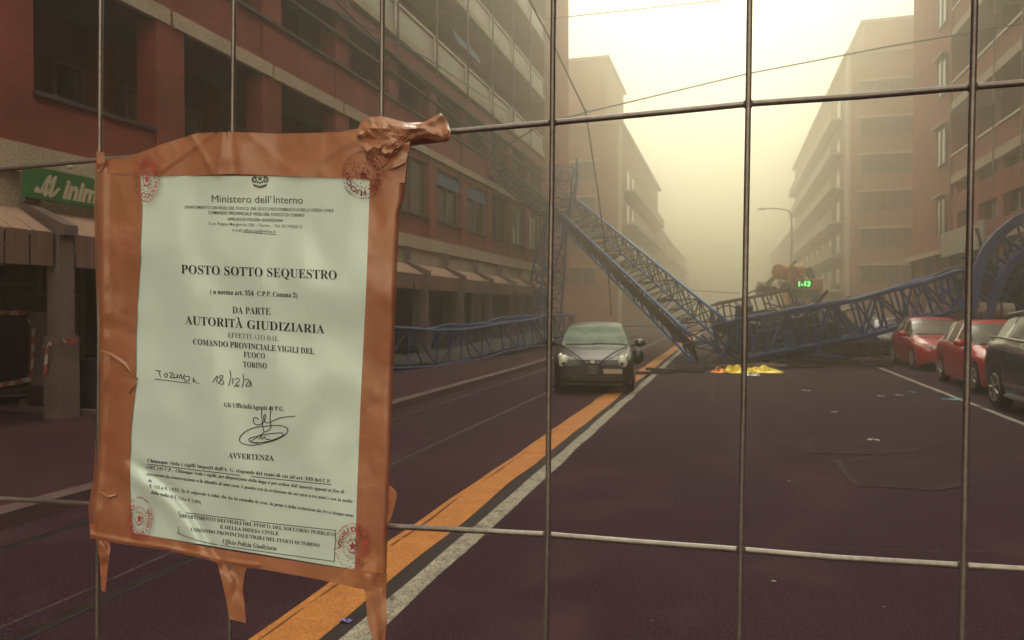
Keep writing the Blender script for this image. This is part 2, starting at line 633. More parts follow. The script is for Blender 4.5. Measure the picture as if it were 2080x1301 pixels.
led.box(LX - .1, LX + .10, YN, 41.9, 9.22, 9.28)
wall.box(LX - .2, LX + .02, YN, 41.9, 9.8, 10.3)
wall.build('wall', M['brick'], lb)
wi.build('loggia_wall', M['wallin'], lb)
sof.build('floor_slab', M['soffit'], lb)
fas.build('fascia', M['cream'], lb)
led.build('ledge', M['ledge'], lb)
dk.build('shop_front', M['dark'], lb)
# upper balconies
slabm = MB(); posts = MB(); rails = MB(); pan = MB(); brk = MB()
for i, z in enumerate((10.45, 13.75, 17.05, 20.35, 23.65)):
    slabm.box(LX - 1.7, LX + .12, YN, 41.75, z, z + .26)
    rails.box(LX + .03, LX + .09, 1, 41.6, z + 1.10, z + 1.16)
    y = 1.95
    while y < 41:
        rails.box(LX + .02, LX + .07, y - .03, y + .03, z + .26, z + 1.10)
        brk.quad((LX + .04, y + .06, z + .32), (LX + .04, y + 3.20, z + .32), (LX + .04, y + 3.20, z + 1.02), (LX + .04, y + .06, z + 1.02))
        if y > 15 and z < 21 or z < 11:
            MB().quad((LX + .04, y + .06, z + .32), (LX + .04, y + 3.20, z + .32), (LX + .04, y + 3.20, z + 1.02), (LX + .04, y + .06, z + 1.02)).build('balcony_panel', M['panel'], lb)
        y += 3.3
for k in range(13):
    y = 1.95 + 3.3 * k
    posts.box(LX + .125, LX + .185, y - .03, y + .03, 10.1, 27)
slabm.build('balcony_slab', M['cream'], lb)
posts.build('balcony_post', M['conc'], lb)
rails.build('balcony_railing', M['metal'], lb)
for z in (10.75, 14.05, 17.35):
    for k in range(11):
        y = 5.6 + 3.3 * k
        window_part(lb, y, y + 2.2, z + .05, z + 2.2, LX - 1.62, 1, 1)
# a few faded blue roller blinds
for (a, b, z0, z1) in ((25.4, 27.9, 6.35, 6.85), (28.7, 31.2, 6.35, 6.85)):
    bb = MB()
    bb.quad((LX - .12, a, z1), (LX - .12, b, z1), (LX - .02, b, z0), (LX - .02, a, z0))
    bb.build('blind', M['blueawn'], lb)
for (ya, yb, z) in ((23, 26.5, 15.9), (27.5, 30.5, 12.8), (22.5, 26, 19.2)):
    bb = MB()
    bb.quad((LX - .2, ya, z), (LX - .2, yb, z), (LX - .02, yb, z - .45), (LX - .02, ya, z - .45))
    bb.build('blind', M['blueawn'], lb)
# ground-floor fascia, brackets and pillars
f2 = MB()
f2.box(LX - .35, LX + .06, YN, 41.9, 3.82, 4.26)
f2.box(LX - .35, LX - .05, YN, 41.9, 3.2, 3.82)
f2.build('shop_fascia', M['cream'], lb)
GP = [8.75 + 3.45 * k for k in range(-7, 10)]
for gy in GP:
    pm = MB()
    pm.box(-9.78, -9.46, gy - .17, gy + .17, .12, 1.35)
    pm.box(-9.74, -9.50, gy - .13, gy + .13, 1.35, 2.85)
    pm.box(-10.24, -10.14, gy - .13, gy + .13, 3.36, 3.82)
    vs = []
    for yy in (gy - .13, gy + .13):
        vs += [(-10.24, yy, 3.38), (-10.24, yy, 3.1), (-9.72, yy, 2.85), (-9.42, yy, 2.85), (-9.42, yy, 3.0)]
    pm.add(vs, [(0, 1, 2, 3, 4), (9, 8, 7, 6, 5), (0, 5, 6, 1), (1, 6, 7, 2), (2, 7, 8, 3), (3, 8, 9, 4), (4, 9, 5, 0)])
    pm.build('pillar', M['conc'], lb)
for k in range(6, len(GP) - 1):
    a, b = GP[k] + .18, GP[k + 1] - .18
    aw = thing('awning', ((LX), (a + b) / 2, 3.4), '', 'awning', 'sloped canvas awnings over the left shops')
    n = 10
    c = MB()
    for i in range(n):
        ya, yb = a + (b - a) * i / n, a + (b - a) * (i + 1) / n
        sg = .03 * sin(pi * (i + .5) / n)
        c.quad((-10.2, ya, 3.26), (-10.2, yb, 3.26), (-9.55, yb, 2.88 - sg), (-9.55, ya, 2.88 - sg))
    c.build('canvas', M['canvas'], aw)
    v = MB()
    nv = 8
    for i in range(nv):
        ya, yb = a + (b - a) * i / nv + .012, a + (b - a) * (i + 1) / nv - .012
        j = random.uniform(-.03, .03)
        v.quad((-9.545, ya, 2.88), (-9.545, yb, 2.88), (-9.53 + j, yb, 2.38), (-9.53 + j, ya, 2.38))
    v.build('valance', M['canvas2'], aw)
    fr = MB()
    fr.bar((-9.57, a, 2.83), (-9.57, b, 2.83), .02)
    fr.build('front_bar', M['conc'], aw)
    aw['label'] = 'tan canvas awning'
    aw['_y'] = (a + b) / 2
aws = [o for o in COL.objects if o.name.startswith('awning')]
for o in aws:
    y = o['_y']
    del o['_y']
    if y < 5.5:
        o['label'] = 'tan canvas awning on the left building, nearer than the green shop sign'
    elif y < 9:
        o['label'] = 'tan scalloped awning left of the first concrete pillar, beneath the green sign'
    elif y < 12:
        o['label'] = 'tan awning just right of the first concrete pillar, partly behind the taped notice'
    elif y < 16:
        o['label'] = 'nearer tan awning hidden behind the taped notice on the left building'
    elif y < 20:
        o['label'] = 'farther tan awning hidden behind the right edge of the taped notice'
    else:
        names = {0: 'tan awning just right of the taped notice, nearest of the visible row', 1: 'second tan awning right of the taped notice', 2: 'third tan awning right of the taped notice',
                 3: 'fourth tan awning right of the taped notice, before the leaning blue mast', 4: 'tan awning behind the leaning blue mast', 5: 'far tan awning beyond the leaning blue mast'}
        o['label'] = names[min(5, int((y - 20.5) / 3.45))]
# doors / shop glimpses inside arcade
for k, gy in enumerate(GP[6:15]):
    window_part(lb, gy + .7, gy + 2.6, .3, 2.9, -11.95, 1, 1)

# green shop sign
gs = thing('shop_sign', (-10.2, 9.8, 3.6), 'green shop sign with cream script lettering on the left building', 'sign')
m = MB()
m.box(LX + .17, LX + .25, 8.56, 12.1, 3.42, 3.90)
m.build('sign_board', M['green'], gs)


# ------------------------------------------------------------------ lettering
def script_bold(s): return ''.join(chr(0x1D4D0 + ord(c) - 65) if 'A' <= c <= 'Z' else chr(0x1D4EA + ord(c) - 97) if 'a' <= c <= 'z' else c for c in s)
def serif_bold(s): return ''.join(chr(0x1D400 + ord(c) - 65) if 'A' <= c <= 'Z' else chr(0x1D41A + ord(c) - 97) if 'a' <= c <= 'z' else chr(0x1D7CE + ord(c) - 48) if '0' <= c <= '9' else c for c in s)
def serif_ital(s): return ''.join(chr(0x1D468 + ord(c) - 65) if 'A' <= c <= 'Z' else chr(0x1D482 + ord(c) - 97) if 'a' <= c <= 'z' else c for c in s)


def glyphs(s, bold=0.0, shear=0.0):
    """text -> (verts, faces, xmin, xmax) flat mesh data"""
    c = bpy.data.curves.new('lettering', 'FONT')
    c.body = s
    c.resolution_u = 3
    c.offset = bold
    c.shear = shear
    o = bpy.data.objects.new('lettering', c)
    COL.objects.link(o)
    dg = bpy.context.evaluated_depsgraph_get()
    me = o.evaluated_get(dg).to_mesh()
    vs = [(v.co.x, v.co.y) for v in me.vertices]
    fs = [tuple(p.vertices) for p in me.polygons]
    o.evaluated_get(dg).to_mesh_clear()
    bpy.data.objects.remove(o)
    bpy.data.curves.remove(c)
    xs = [v[0] for v in vs]
    return vs, fs, min(xs), max(xs)


m = MB()
vs, fs, a, b = glyphs(script_bold('M'), .035)
m.add([(LX + .254, 8.69 + (x - a) / (b - a) * .47, 3.49 + y * .50) for x, y in vs], fs)
vs, fs, a, b = glyphs('inim', .045, .35)
m.add([(LX + .254, 9.18 + (x - a) / (b - a) * .68, 3.50 + y * .43) for x, y in vs], fs)
m.build('lettering', M['cream2'], gs)
for x in (9.2, 10.6, 11.8):
    m = MB()
    m.tube([(LX + .05, x, 4.02), (LX + .25, x, 4.08), (LX + .36, x, 4.0)], .012)
    m.ell((LX + .38, x, 3.98), .05, .05, .04)
    m.build('sign_lamp', M['metal'], gs)

# ------------------------------------------------------------------ generic far / right buildings
RX = 11.0
rb = thing('apartment_building', (RX, 28, 0), 'brick apartment building with cream balcony slabs along the right kerb', 'building')
wall = MB()
wall.box(RX + 1.6, 26, -16, 51.3, .12, 31)
wall.box(RX, RX + 1.6, 43.0, 51.3, .12, 31)
slabm = MB(); rails = MB(); par = MB(); posts = MB()
RZ = (8.1, 11.8, 15.5, 19.2, 22.9, 26.6)
for z in RZ:
    slabm.box(RX - .15, RX + 1.6, -12, 42.85, z, z + .42)
    par.box(RX + .0, RX + .18, -12, 42.8, z - 1.55, z - .55) if z == RZ[0] else None
    rails.box(RX - .12, RX - .06, -2, 42.6, z + 1.42, z + 1.50)
    par.quad((RX - .03, 20, z + .5), (RX - .03, 42.6, z + .5), (RX - .03, 42.6, z + 1.36), (RX - .03, 20, z + 1.36))
    y = 20.
    while y < 42.7:
        posts.box(RX - .22, RX - .17, y, y + .06, z - 1.2, z + 1.5)
        y += 3.2
wall.box(RX, RX + .4, -12, 43, 4.9, 5.6)
for k in range(14):
    y = 42.2 - 3.2 * k
    wall.box(RX + .01, RX + .5, y - .4, y + .4, 5.6, 8.1)
    wall.box(RX + .9, RX + 1.65, y - .4, y + .4, 8.5, 30)
    window_part(rb, y - 2.75, y - .45, 5.7, 7.9, RX + .3, -1, 1)
for zi, z in enumerate((5.65, 9.4, 13.1)):
    window_part(rb, 43.6, 45.3, z, z + 2.0, RX - .07, -1, 1)
    slabm.box(RX - .34, RX - .075, 43.5, 45.4, z + 2.05, z + 2.15)
window_part(rb, 43.6, 45.3, 16.8, 18.8, RX - .07, -1, 1)
wall.build('wall', M['brick2'], rb)
slabm.build('balcony_slab', M['cream'], rb)
rails.build('balcony_railing', M['metal'], rb)
par.build('balcony_panel', M['brick2'], rb)
posts.build('balcony_post', M['frame'], rb)
m = MB()
m.box(RX - .5, RX, -12, 51.2, 4.6, 4.85)
m.build('cornice', M['cream'], rb)
m = MB()
y = 50.5
while y > 0:
    m.box(RX - .25, RX, y - .35, y + .1, .12, 4.6)
    y -= 2.6
m.build('pillar', M['brick2'], rb)
m = MB()
m.box(RX - .06, RX - .01, -12, 51.2, .12, 4.6)
m.build('shop_front', M['dark'], rb)
# left building shows one plain end bay; right has a blank white shop sign
ws = thing('blank_sign', (RX - .5, 39.5, 4.8), 'blank cream sign board on the right building above the wrecked mast', 'sign')
m = MB()
m.box(RX - .62, RX - .52, 35.8, 42.2, 4.35, 5.55)
m.build('sign_board', M['panel'], ws, bevel=.01)
m = MB()
for y in (36.5, 39, 41.5):
    m.box(RX - .519, RX - .45, y - .05, y + .05, 4.5, 4.9)
m.build('bracket', M['frame'], ws)


def far_block(label, x0, x1, y0, y1, h, ph, side, mt, cols=8):
    """block beyond the side street; side=+1 when it stands right of the road"""
    t = thing('apartment_block', ((x0 + x1) / 2, y0, 0), label, 'building')
    wl = MB()
    wl.box(x0, x1, y0, y1, .12, h)
    wl.build('wall', mt, t)
    r = MB()
    r.box(x0 - .5, x1 + .5, y0 - .5, y1 + .5, h, h + .35)
    inset = 2.5
    px0, px1 = (x0, x1 - inset) if side < 0 else (x0 + inset, x1)
    r.box(x0 + (1.2 if side > 0 else .2), x1 - (1.2 if side < 0 else .2), y0 + .3, y0 + (y1 - y0) * ph[1], h + .35, ph[0])
    r.box(x0 + (.9 if side > 0 else .0), x1 - (.9 if side < 0 else .0), y0, y0 + (y1 - y0) * ph[1] + .4, ph[0], ph[0] + .3)
    r.build('roof', M['brick3'], t)
    xs = x0 if side > 0 else x1
    sg = -side
    nz = int((h - 3) / 3.45)
    ld = MB()
    for i in range(nz):
        z = 3.6 + i * 3.45
        # window band on the face towards the camera
        if side > 0:
            a, b = x0 + .9, x0 + 5.6
        else:
            a, b = x1 - 7.2, x1 - 2.2
        ld.box(a - .25, b + .25, y0 - .28, y0 + .0, z + 2.25, z + 2.42)
        fm = MB()
        fm.box(a, b, y0 - .06, y0 - .01, z + .55, z + 2.2)
        o = fm.build('window', M['pane'], t)
        pf = MB()
        pf.box(a - .05, b + .05, y0 - .10, y0 - .061, z + .50, z + .55)
        pf.box(a - .05, b + .05, y0 - .10, y0 - .061, z + 2.2, z + 2.25)
        for k in range(5):
            xx = a + (b - a) * k / 4
            pf.box(xx - .05, xx + .05, y0 - .10, y0 - .061, z + .55, z + 2.2)
        q = pf.build('frame', M['frame'])
        q.parent = o
        # street side: balcony bands
        xa, xb = (xs - 1.1, xs) if side > 0 else (xs, xs + 1.1)
        ld.box(xa, xb, y0 + 4.5, y1 - 1, z - .12, z + .1)
        xa, xb = (xs - 1.1, xs - 1.03) if side > 0 else (xs + 1.03, xs + 1.1)
        ld.box(xa, xb, y0 + 4.6, y1 - 1.1, z + .1, z + 1.0)
        for k in range(cols):
            ya = y0 + 6 + (y1 - y0 - 9) * k / cols
            fm = MB()
            xa, xb = (xs - .06, xs - .01) if side > 0 else (xs + .01, xs + .06)
            fm.box(xa, xb, ya, ya + 2.2, z + .25, z + 2.3)
            fm.build('window', M['pane'], t) if i < 6 else None
    ld.build('balcony', M['cream'], t)
    # pale corner pier
    c = MB()
    xa, xb = (xs - .25, xs) if side > 0 else (xs, xs + .25)
    c.box(xa, xb, y0 - .25, y0 + 1.4, .12, h - .01)
    c.build('corner_pier', M['cream'], t)
    return t


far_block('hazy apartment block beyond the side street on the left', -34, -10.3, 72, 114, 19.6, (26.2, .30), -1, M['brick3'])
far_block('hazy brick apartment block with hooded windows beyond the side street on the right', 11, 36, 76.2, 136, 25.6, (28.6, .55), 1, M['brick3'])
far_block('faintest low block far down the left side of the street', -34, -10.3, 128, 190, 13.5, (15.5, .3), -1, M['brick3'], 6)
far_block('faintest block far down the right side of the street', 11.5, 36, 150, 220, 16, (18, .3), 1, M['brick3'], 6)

# blocks behind the photographer keep the street a canyon
# ------------------------------------------------------------------ lattices
def frames(pts, roll):
    out = []
    for k, p in enumerate(pts):
        d = (pts[min(k + 1, len(pts) - 1)] - pts[max(k - 1, 0)]).normalized()
        s = d.cross(Vector((0, 0, 1)))
        if s.length < .1:
            s = Vector((1, 0, 0))
        s.normalize()
        n = s.cross(d).normalized()
        c, q = cos(roll), sin(roll)
        out.append((p, s * c + n * q, n * c - s * q))
    return out


def lattice(t, pts, W, Hh, cr=.055, lr=.022, bays=12, roll=0., tw=None, mt='crane', mc='crane2', jit=0., tri=False, ends=True):
    pts = [Vector(p) for p in pts]
    # resample
    L = [0.]
    for a, b in zip(pts[:-1], pts[1:]):
        L.append(L[-1] + (b - a).length)
    def samp(s):
        for i in range(len(pts) - 1):
            if s <= L[i + 1] + 1e-6:
                return pts[i].lerp(pts[i + 1], (s - L[i]) / (L[i + 1] - L[i]))
        return pts[-1]
    P = [samp(L[-1] * i / bays) for i in range(bays + 1)]
    fr = frames(P, roll)
    cs = [[], [], [], []]
    for i, (p, s, n) in enumerate(fr):
        ta = 1 if tw is None else 1 + (tw - 1) * i / bays
        for j, (a, b) in enumerate(((-1, -1), (1, -1), (1, 1), (-1, 1))):
            q = p + s * (a * W * ta / 2) + n * (b * Hh * ta / 2)
            if tri and j in (2, 3):
                q = p + n * (Hh * ta / 2)
            if jit:
                q = q + noise.noise_vector(q * 1.1) * jit
            cs[j].append(q)
    for j in range(4 if not tri else 3):
        MB().tube(cs[j], cr, 6).build('chord', M[mc], t, smooth=True)
    lm = MB()
    pairs = ((0, 1), (1, 2), (2, 3), (3, 0)) if not tri else ((0, 1), (1, 2), (2, 0))
    for i in range(bays + 1):
        for a, b in pairs:
            lm.bar(cs[a][i], cs[b][i], lr, 5)
            if i < bays:
                if (i + a) % 2 == 0:
                    lm.bar(cs[a][i], cs[b][i + 1], lr, 5)
                else:
                    lm.bar(cs[b][i], cs[a][i + 1], lr, 5)
                mid = cs[a][i].lerp(cs[a][i + 1], .5)
                lm.bar(cs[b][i].lerp(cs[b][i + 1], .5) if i % 3 == 0 else cs[b][i], mid, lr * .8, 5)
    lm.build('lacing', M[mt], t)
    return cs


rnd_ = random.Random(5)
jib = thing('crane_boom', gnd(1430, 725), 'long blue lattice crane boom sloping from the left facade down to the road', 'crane')
j0, j1 = at(1448, 700, 25.0), at(1150, 428, 41.0)
cs = lattice(jib, [j0, j1], 1.25, 1.25, .06, .026, 18, R(24), 1.0, 'crane3', 'crane2')
wk = MB()        # walkway mesh along the underside
fr = frames([j0, j1], R(24))
a0, a1 = cs[0], cs[3]
for i in range(18):
    q = [a0[i].lerp(a1[i], .30), a0[i].lerp(a1[i], .80), a0[i + 1].lerp(a1[i + 1], .80), a0[i + 1].lerp(a1[i + 1], .30)]
    nn = (q[1] - q[0]).cross(q[3] - q[0]).normalized() * .02
    wk.add([p for p in q] + [p + nn for p in q], [(0, 1, 2, 3), (7, 6, 5, 4), (0, 4, 5, 1), (1, 5, 6, 2), (2, 6, 7, 3), (3, 7, 4, 0)])
wk.build('walkway', M['crane3'], jib)
tip = thing('crane_boom_tip', at(1060, 400, 34), 'dark folded end of the crane boom lying against the left balconies', 'crane')
lattice(tip, [at(1118, 437, 37.6), at(1062, 392, 34), at(1008, 348, 31.4)], .75, .6, .05, .03, 9, R(10), .8, 'crane3', 'crane3', .05)  # chords and lacing coloured for the deep shadow on the tip
for (a, b) in (((1012, 340), (905, 205)), ((1062, 388), (962, 268))):
    MB().tube([at(*a, 32.), at((a[0] + b[0]) / 2, (a[1] + b[1]) / 2 + 3, 29), at(*b, 26)], .03, 5).build('stay_cable', M['cable'], tip)

mast = thing('leaning_mast', gnd(1100, 690), 'steep blue lattice mast leaning against the far left building', 'crane')
lattice(mast, [at(1100, 665, 36.5), at(1118, 520, 37.5), at(1140, 400, 38.2), at(1153, 345, 38.4)], 1.35, 1.35, .06, .024, 12, R(35), .72, 'crane', 'crane')
MB().tube([at(1166, 420, 38.4), at(1172, 370, 38.4), at(1171, 322, 38.4)], .05, 5).build('mast_spike', M['crane'], mast)

flat = thing('fallen_mast_section', gnd(950, 735), 'sagging blue lattice section lying along the left pavement', 'crane')
fl = [Vector((-9.0, 15.2, .85)), Vector((-8.75, 19, .62)), Vector((-8.4, 21.5, .60)), Vector((-7.9, 26, .78)), Vector((-7.6, 31, .92)), Vector((-7.7, 35, 1.0))]
lattice(flat, fl, 1.25, 1.05, .05, .024, 13, 0, None, 'crane', 'crane', .12)
sh = MB()
for i in range(5):        # crushed sheet metal between the lower chords
    a, b = fl[i], fl[i + 1]
    n = 6
    for k in range(n):
        p, q = a.lerp(b, k / n), a.lerp(b, (k + 1) / n)
        h0, h1 = -.42 + .1 * noise.noise(p * 3), -.42 + .1 * noise.noise(q * 3)
        sh.quad(p + Vector((-.5, 0, h0 + .25)), p + Vector((.5, 0, h0)), q + Vector((.5, 0, h1)), q + Vector((-.5, 0, h1 + .25)))
sh.build('crushed_plate', M['wreck'], flat)

rm = thing('crane_tower_section', gnd(1700, 720), 'dark blue lattice tower section rising from the road towards the right pavement', 'crane')
lattice(rm, [at(1478, 694, 24.4), at(1727, 650, 26.9), at(1862, 614, 28.2), at(1975, 576, 29.6)], 1.35, 1.2, .09, .045, 11, R(8), None, 'crane', 'crane', .04)
lattice(rm, [at(1500, 735, 24.3), at(1640, 715, 25.6), at(1790, 700, 27.2)], .5, .3, .045, .03, 10, 0, None, 'crane3', 'crane3', .08)
arch = thing('crane_climbing_frame', gnd(2010, 720), 'bent blue climbing frame curving up over the right parked cars', 'crane')
def girder(t, pts, w_, h_, name, mt):
    mm = MB()
    for (a, b) in zip(pts[:-1], pts[1:]):
        d = b - a
        q = d.to_track_quat('X', 'Z').to_matrix()
        mm.obox((a + b) / 2, d.length + .04, w_, h_, q)
    mm.build(name, M[mt], t, bevel=.015)


for (dy, mt) in ((0, 'crane'), (1.1, 'crane3')):
    outer = [at(x, y, 26.8 + dy) for x, y in ((1973, 640), (1978, 590), (1988, 545), (2003, 508), (2030, 476), (2064, 449), (2105, 432), (2170, 425))]
    inner = [at(x, y, 26.8 + dy) for x, y in ((2002, 668), (2014, 620), (2030, 574), (2052, 540), (2082, 512), (2125, 492), (2180, 480))]
    girder(arch, outer, .16, .30, 'curved_girder', mt)
    girder(arch, inner, .14, .24, 'curved_girder', mt)
    for k in range(6):
        MB().bar(outer[k], inner[k], .055, 6).build('rung', M['crane'], arch)
        MB().bar(outer[k + 1], inner[k], .04, 6).build('rung', M['crane3'], arch)
for k in (0, 2, 4, 6):
    p_, q_ = [at(x, y, Y) for (x, y), Y in zip([((1973, 640), (1978, 590), (1988, 545), (2003, 508), (2030, 476), (2064, 449), (2105, 432))[k]] * 2, (26.8, 27.9))]
    MB().bar(p_, q_, .05, 6).build('rung', M['crane'], arch)
lattice(arch, [at(1960, 585, 28), at(2010, 560, 28), at(2050, 590, 28.4), at(2110, 560, 28.6)], .5, .5, .06, .035, 6, R(15), None, 'crane', 'crane', .18)
lattice(arch, [at(1990, 668, 28), at(2020, 600, 28), at(2050, 545, 28), at(2120, 480, 28)], .8, .6, .06, .04, 6, 0, None, 'crane3', 'crane', .15)
for _ in range(22):
    a = at(rnd_.uniform(1950, 2110), rnd_.uniform(500, 640), 27.2 + rnd_.uniform(0, 1.6))
    b = a + Vector((rnd_.uniform(-.9, .9), rnd_.uniform(-.4, .4), rnd_.uniform(-.9, .9)))
    MB().tube([a, a.lerp(b, .5) + Vector((rnd_.uniform(-.12, .12), 0, .08)), b], rnd_.uniform(.03, .06), 5).build('twisted_bar', M[rnd_.choice(('crane', 'crane3'))], arch)
pl = MB()
for (x, y, sx, sz, r) in ((2022, 620, .9, 1.5, 12), (2052, 600, .7, 1.8, -14), (1975, 570, 1.0, .35, -20)):
    pl.obox(at(x, y, 28.6), sx, .12, sz, Matrix.Rotation(R(r), 3, 'Y'))
pl.build('side_plate', M['wreck'], arch)

# slewing platform and machinery heap
hp = thing('slewing_platform', gnd(1560, 735), 'dark overturned slewing platform of the crane heaped in the middle of the road', 'crane')
m = MB()
for (x, y, Y, sx, sy, sz, ry, rx) in ((1520, 690, 26, 1.3, 1.2, 1.2, 8, 4), (1590, 682, 26.6, 1.6, 1.6, 1.05, -12, 0), (1650, 680, 26.6, 1.3, 1.4, .8, -10, 6), (1545, 655, 27.2, 1.2, .9, .8, -6, 0),
                                     (1478, 668, 26.4, .9, .8, .45, 24, 0), (1600, 725, 25.8, 2.9, 1.2, .35, -4, 0), (1510, 645, 27.6, .6, .6, .9, 4, 8), (1575, 650, 27.4, .35, .5, .6, -8, 0)):
    m.obox(at(x, y, Y), sx, sy, sz, Matrix.Rotation(R(ry), 3, 'Y') @ Matrix.Rotation(R(rx), 3, 'X'))
m.build('platform_body', M['wreck'], hp, bevel=.03)
m = MB()
for k in range(16):
    x, y = random.uniform(1400, 1680), random.uniform(690, 742)
    a = at(x, y, 24.6 + random.uniform(-.6, .8))
    a.z = max(a.z, .12)
    b = a + Vector((random.uniform(-1.1, 1.1), random.uniform(-.3, .3), random.uniform(-.1, .7)))
    MB().bar(a, b, random.uniform(.02, .05), 5).build('broken_brace', M['crane'], hp)
m = MB()
m.tube([at(1528, 706, 25.2), at(1540, 676, 25.2), at(1580, 668, 25.2), at(1606, 682, 25.2), at(1612, 712, 25.2)], .07, 6)
for k in range(6):
    x = 1490 + 34 * k
    m.bar(at(x, 722, 25.1), at(x + 14, 654 - k * 3, 25.3), .045, 5)
m.build('ring_frame', M['crane'], hp)
wp = thing('wreckage_pile', gnd(1680, 725), 'dark tangle of plates and bars heaped under the rising tower section', 'wreckage')
rnd_ = random.Random(11)
for (nm, x0, x1, y0, y1, n_, mt, Y0) in (('bent_plate', 1450, 1700, 650, 728, 16, 'wreck', 26), ('bent_plate', 1690, 1790, 690, 735, 6, 'wreck', 28.2), ('torn_plate', 1600, 1780, 655, 712, 7, 'crane3', 28.8)):
    for _ in range(n_):
        p = at(rnd_.uniform(x0, x1), rnd_.uniform(y0, y1), Y0 + rnd_.uniform(0, 1.6))
        p.z = max(p.z, .2)
        q = Matrix.Rotation(rnd_.uniform(-.7, .7), 3, 'Y') @ Matrix.Rotation(rnd_.uniform(-.5, .5), 3, 'X') @ Matrix.Rotation(rnd_.uniform(-.6, .6), 3, 'Z')
        MB().obox(p, rnd_.uniform(.4, 1.3), rnd_.uniform(.05, .5), rnd_.uniform(.2, .7), q).build(nm, M[mt], wp, bevel=.01)
for _ in range(34):
    a = at(rnd_.uniform(1440, 1800), rnd_.uniform(640, 735), 26 + rnd_.uniform(-.8, 2.4))
    a.z = max(a.z, .15)
    b = a + Vector((rnd_.uniform(-1.3, 1.3), rnd_.uniform(-.4, .4), rnd_.uniform(-.2, .9)))
    b.z = max(b.z, .08)
    mid = a.lerp(b, .5) + Vector((0, 0, rnd_.uniform(-.15, .15)))
    MB().tube([a, mid, b], rnd_.uniform(.025, .055), 5).build('twisted_bar', M[rnd_.choice(('crane', 'crane3', 'crane3', 'rust'))], wp)
rail = thing('guard_rail_cage', at(1520, 640, 28.2), 'tilted rusty walkway railing sticking up from the crane wreck', 'railing')
A, B = at(1442, 622, 28.2), at(1602, 590, 28.2)
A2, B2 = at(1456, 616, 29.4), at(1608, 588, 29.4)
m = MB()
m.tube([A, B], .045)
m.tube([A2, B2], .04)
m.bar(A, A2, .035)
m.bar(B, B2, .035)
m.build('top_rail', M['rust'], rail)
for k in range(7):
    t_ = k / 6
    p, q = A.lerp(B, t_), A2.lerp(B2, t_)
    dx = .10 + .28 * t_
    MB().bar(p, p + Vector((dx, 0, -.95)), .035).build('post', M['rust'], rail)
    MB().bar(q, q + Vector((dx, 0, -.9)), .03).build('post', M['rust'], rail)
m = MB()
m.tube([A + Vector((.08, 0, -.5)), B + Vector((.2, 0, -.5))], .022)
m.build('mid_rail', M['rust'], rail)
for (x, y, Y, rr, lb_) in ((1540, 610, 28.6, .36, 'looped rusty hoop above the tilted walkway railing, left one'), (1478, 640, 28.5, .34, 'bent hoop inside the left end of the tilted walkway railing')):
    c = at(x, y, Y)
    tag(MB().tube([c + Vector((rr * cos(a_) * 1.3, 0, rr * sin(a_))) for a_ in [pi * i / 10 for i in range(11)]], .03).build('steel_hoop', M['rust']), lb_, 'hoop')

# tarp, boards and pale lumps on top of the heap
def crumple(name, c, sx, sy, h, mt, seed, nx=16, ny=10, rz=0., edge=.35, parent=None, sharp=1.0):
    mm = MB()
    vs = []
    for j in range(ny + 1):
        for i in range(nx + 1):
            u, v = i / nx * 2 - 1, j / ny * 2 - 1
            r_ = max(abs(u), abs(v))
            e_ = 1 - max(0, (r_ - .3) / .7) ** 1.5
            wob = 1 + .45 * noise.noise((u * 2 + seed, v * 2, 0))
            f = abs(noise.noise((u * 3.1 * sharp + seed, v * 2.3 * sharp, 1.7))) * 1.5 + .35 * abs(noise.noise((u * 8 + seed, v * 6, 3.1)))
            x, y = u * sx / 2 * wob, v * sy / 2 * wob
            z = h * f * e_ + h * .25 * e_ + .01
            vs.append((c[0] + x * cos(rz) - y * sin(rz), c[1] + x * sin(rz) + y * cos(rz), c[2] + z))
    fs = [(j * (nx + 1) + i, j * (nx + 1) + i + 1, (j + 1) * (nx + 1) + i + 1, (j + 1) * (nx + 1) + i) for j in range(ny) for i in range(nx)]
    mm.add(vs, fs)
    return mm.build(name, mt, parent)


p = at(1632, 646, 29.5)
tag(crumple('tarpaulin', p, 2.0, 1.6, .75, M['tarp'], 5.5, 10, 7), 'grey blue tarpaulin peak behind the right end of the tilted railing', 'tarp')
p = at(1690, 655, 30)
tag(MB().obox(p + Vector((0, 0, .3)), 1.7, 1.0, .10, Matrix.Rotation(R(-17), 3, 'Y')).obox(p + Vector((-.3, .2, .15)), 1.6, 1.1, .12, Matrix.Rotation(R(-12), 3, 'Y')).build('broken_board', M['debris'], bevel=.01),
    'pale broken boards tilted beside the blue tarpaulin', 'board')
for i, (x, y, Y, s, lb_) in enumerate(((1562, 588, 33, .5, 'pale lump of rubble behind the middle of the tilted railing'), (1592, 583, 36, .45, 'small pale lump below the orange machine'), (1733, 608, 31, .3, 'white lump balanced on the upper chord of the dark blue tower section'))):
    mm = MB()
    for k in range(9):
        q = at(x, y, Y) + Vector((random.uniform(-.7, .7) * s, random.uniform(-.5, .5) * s, random.uniform(-.35, .35) * s))
        mm.obox(q, s * random.uniform(.5, 1.1), s * random.uniform(.4, .9), s * random.uniform(.15, .5), Matrix.Rotation(random.uniform(-1, 1), 3, 'Y') @ Matrix.Rotation(random.uniform(0, 3), 3, 'Z'))
    tag(mm.build('rubble', M['block']), lb_, 'rubble')

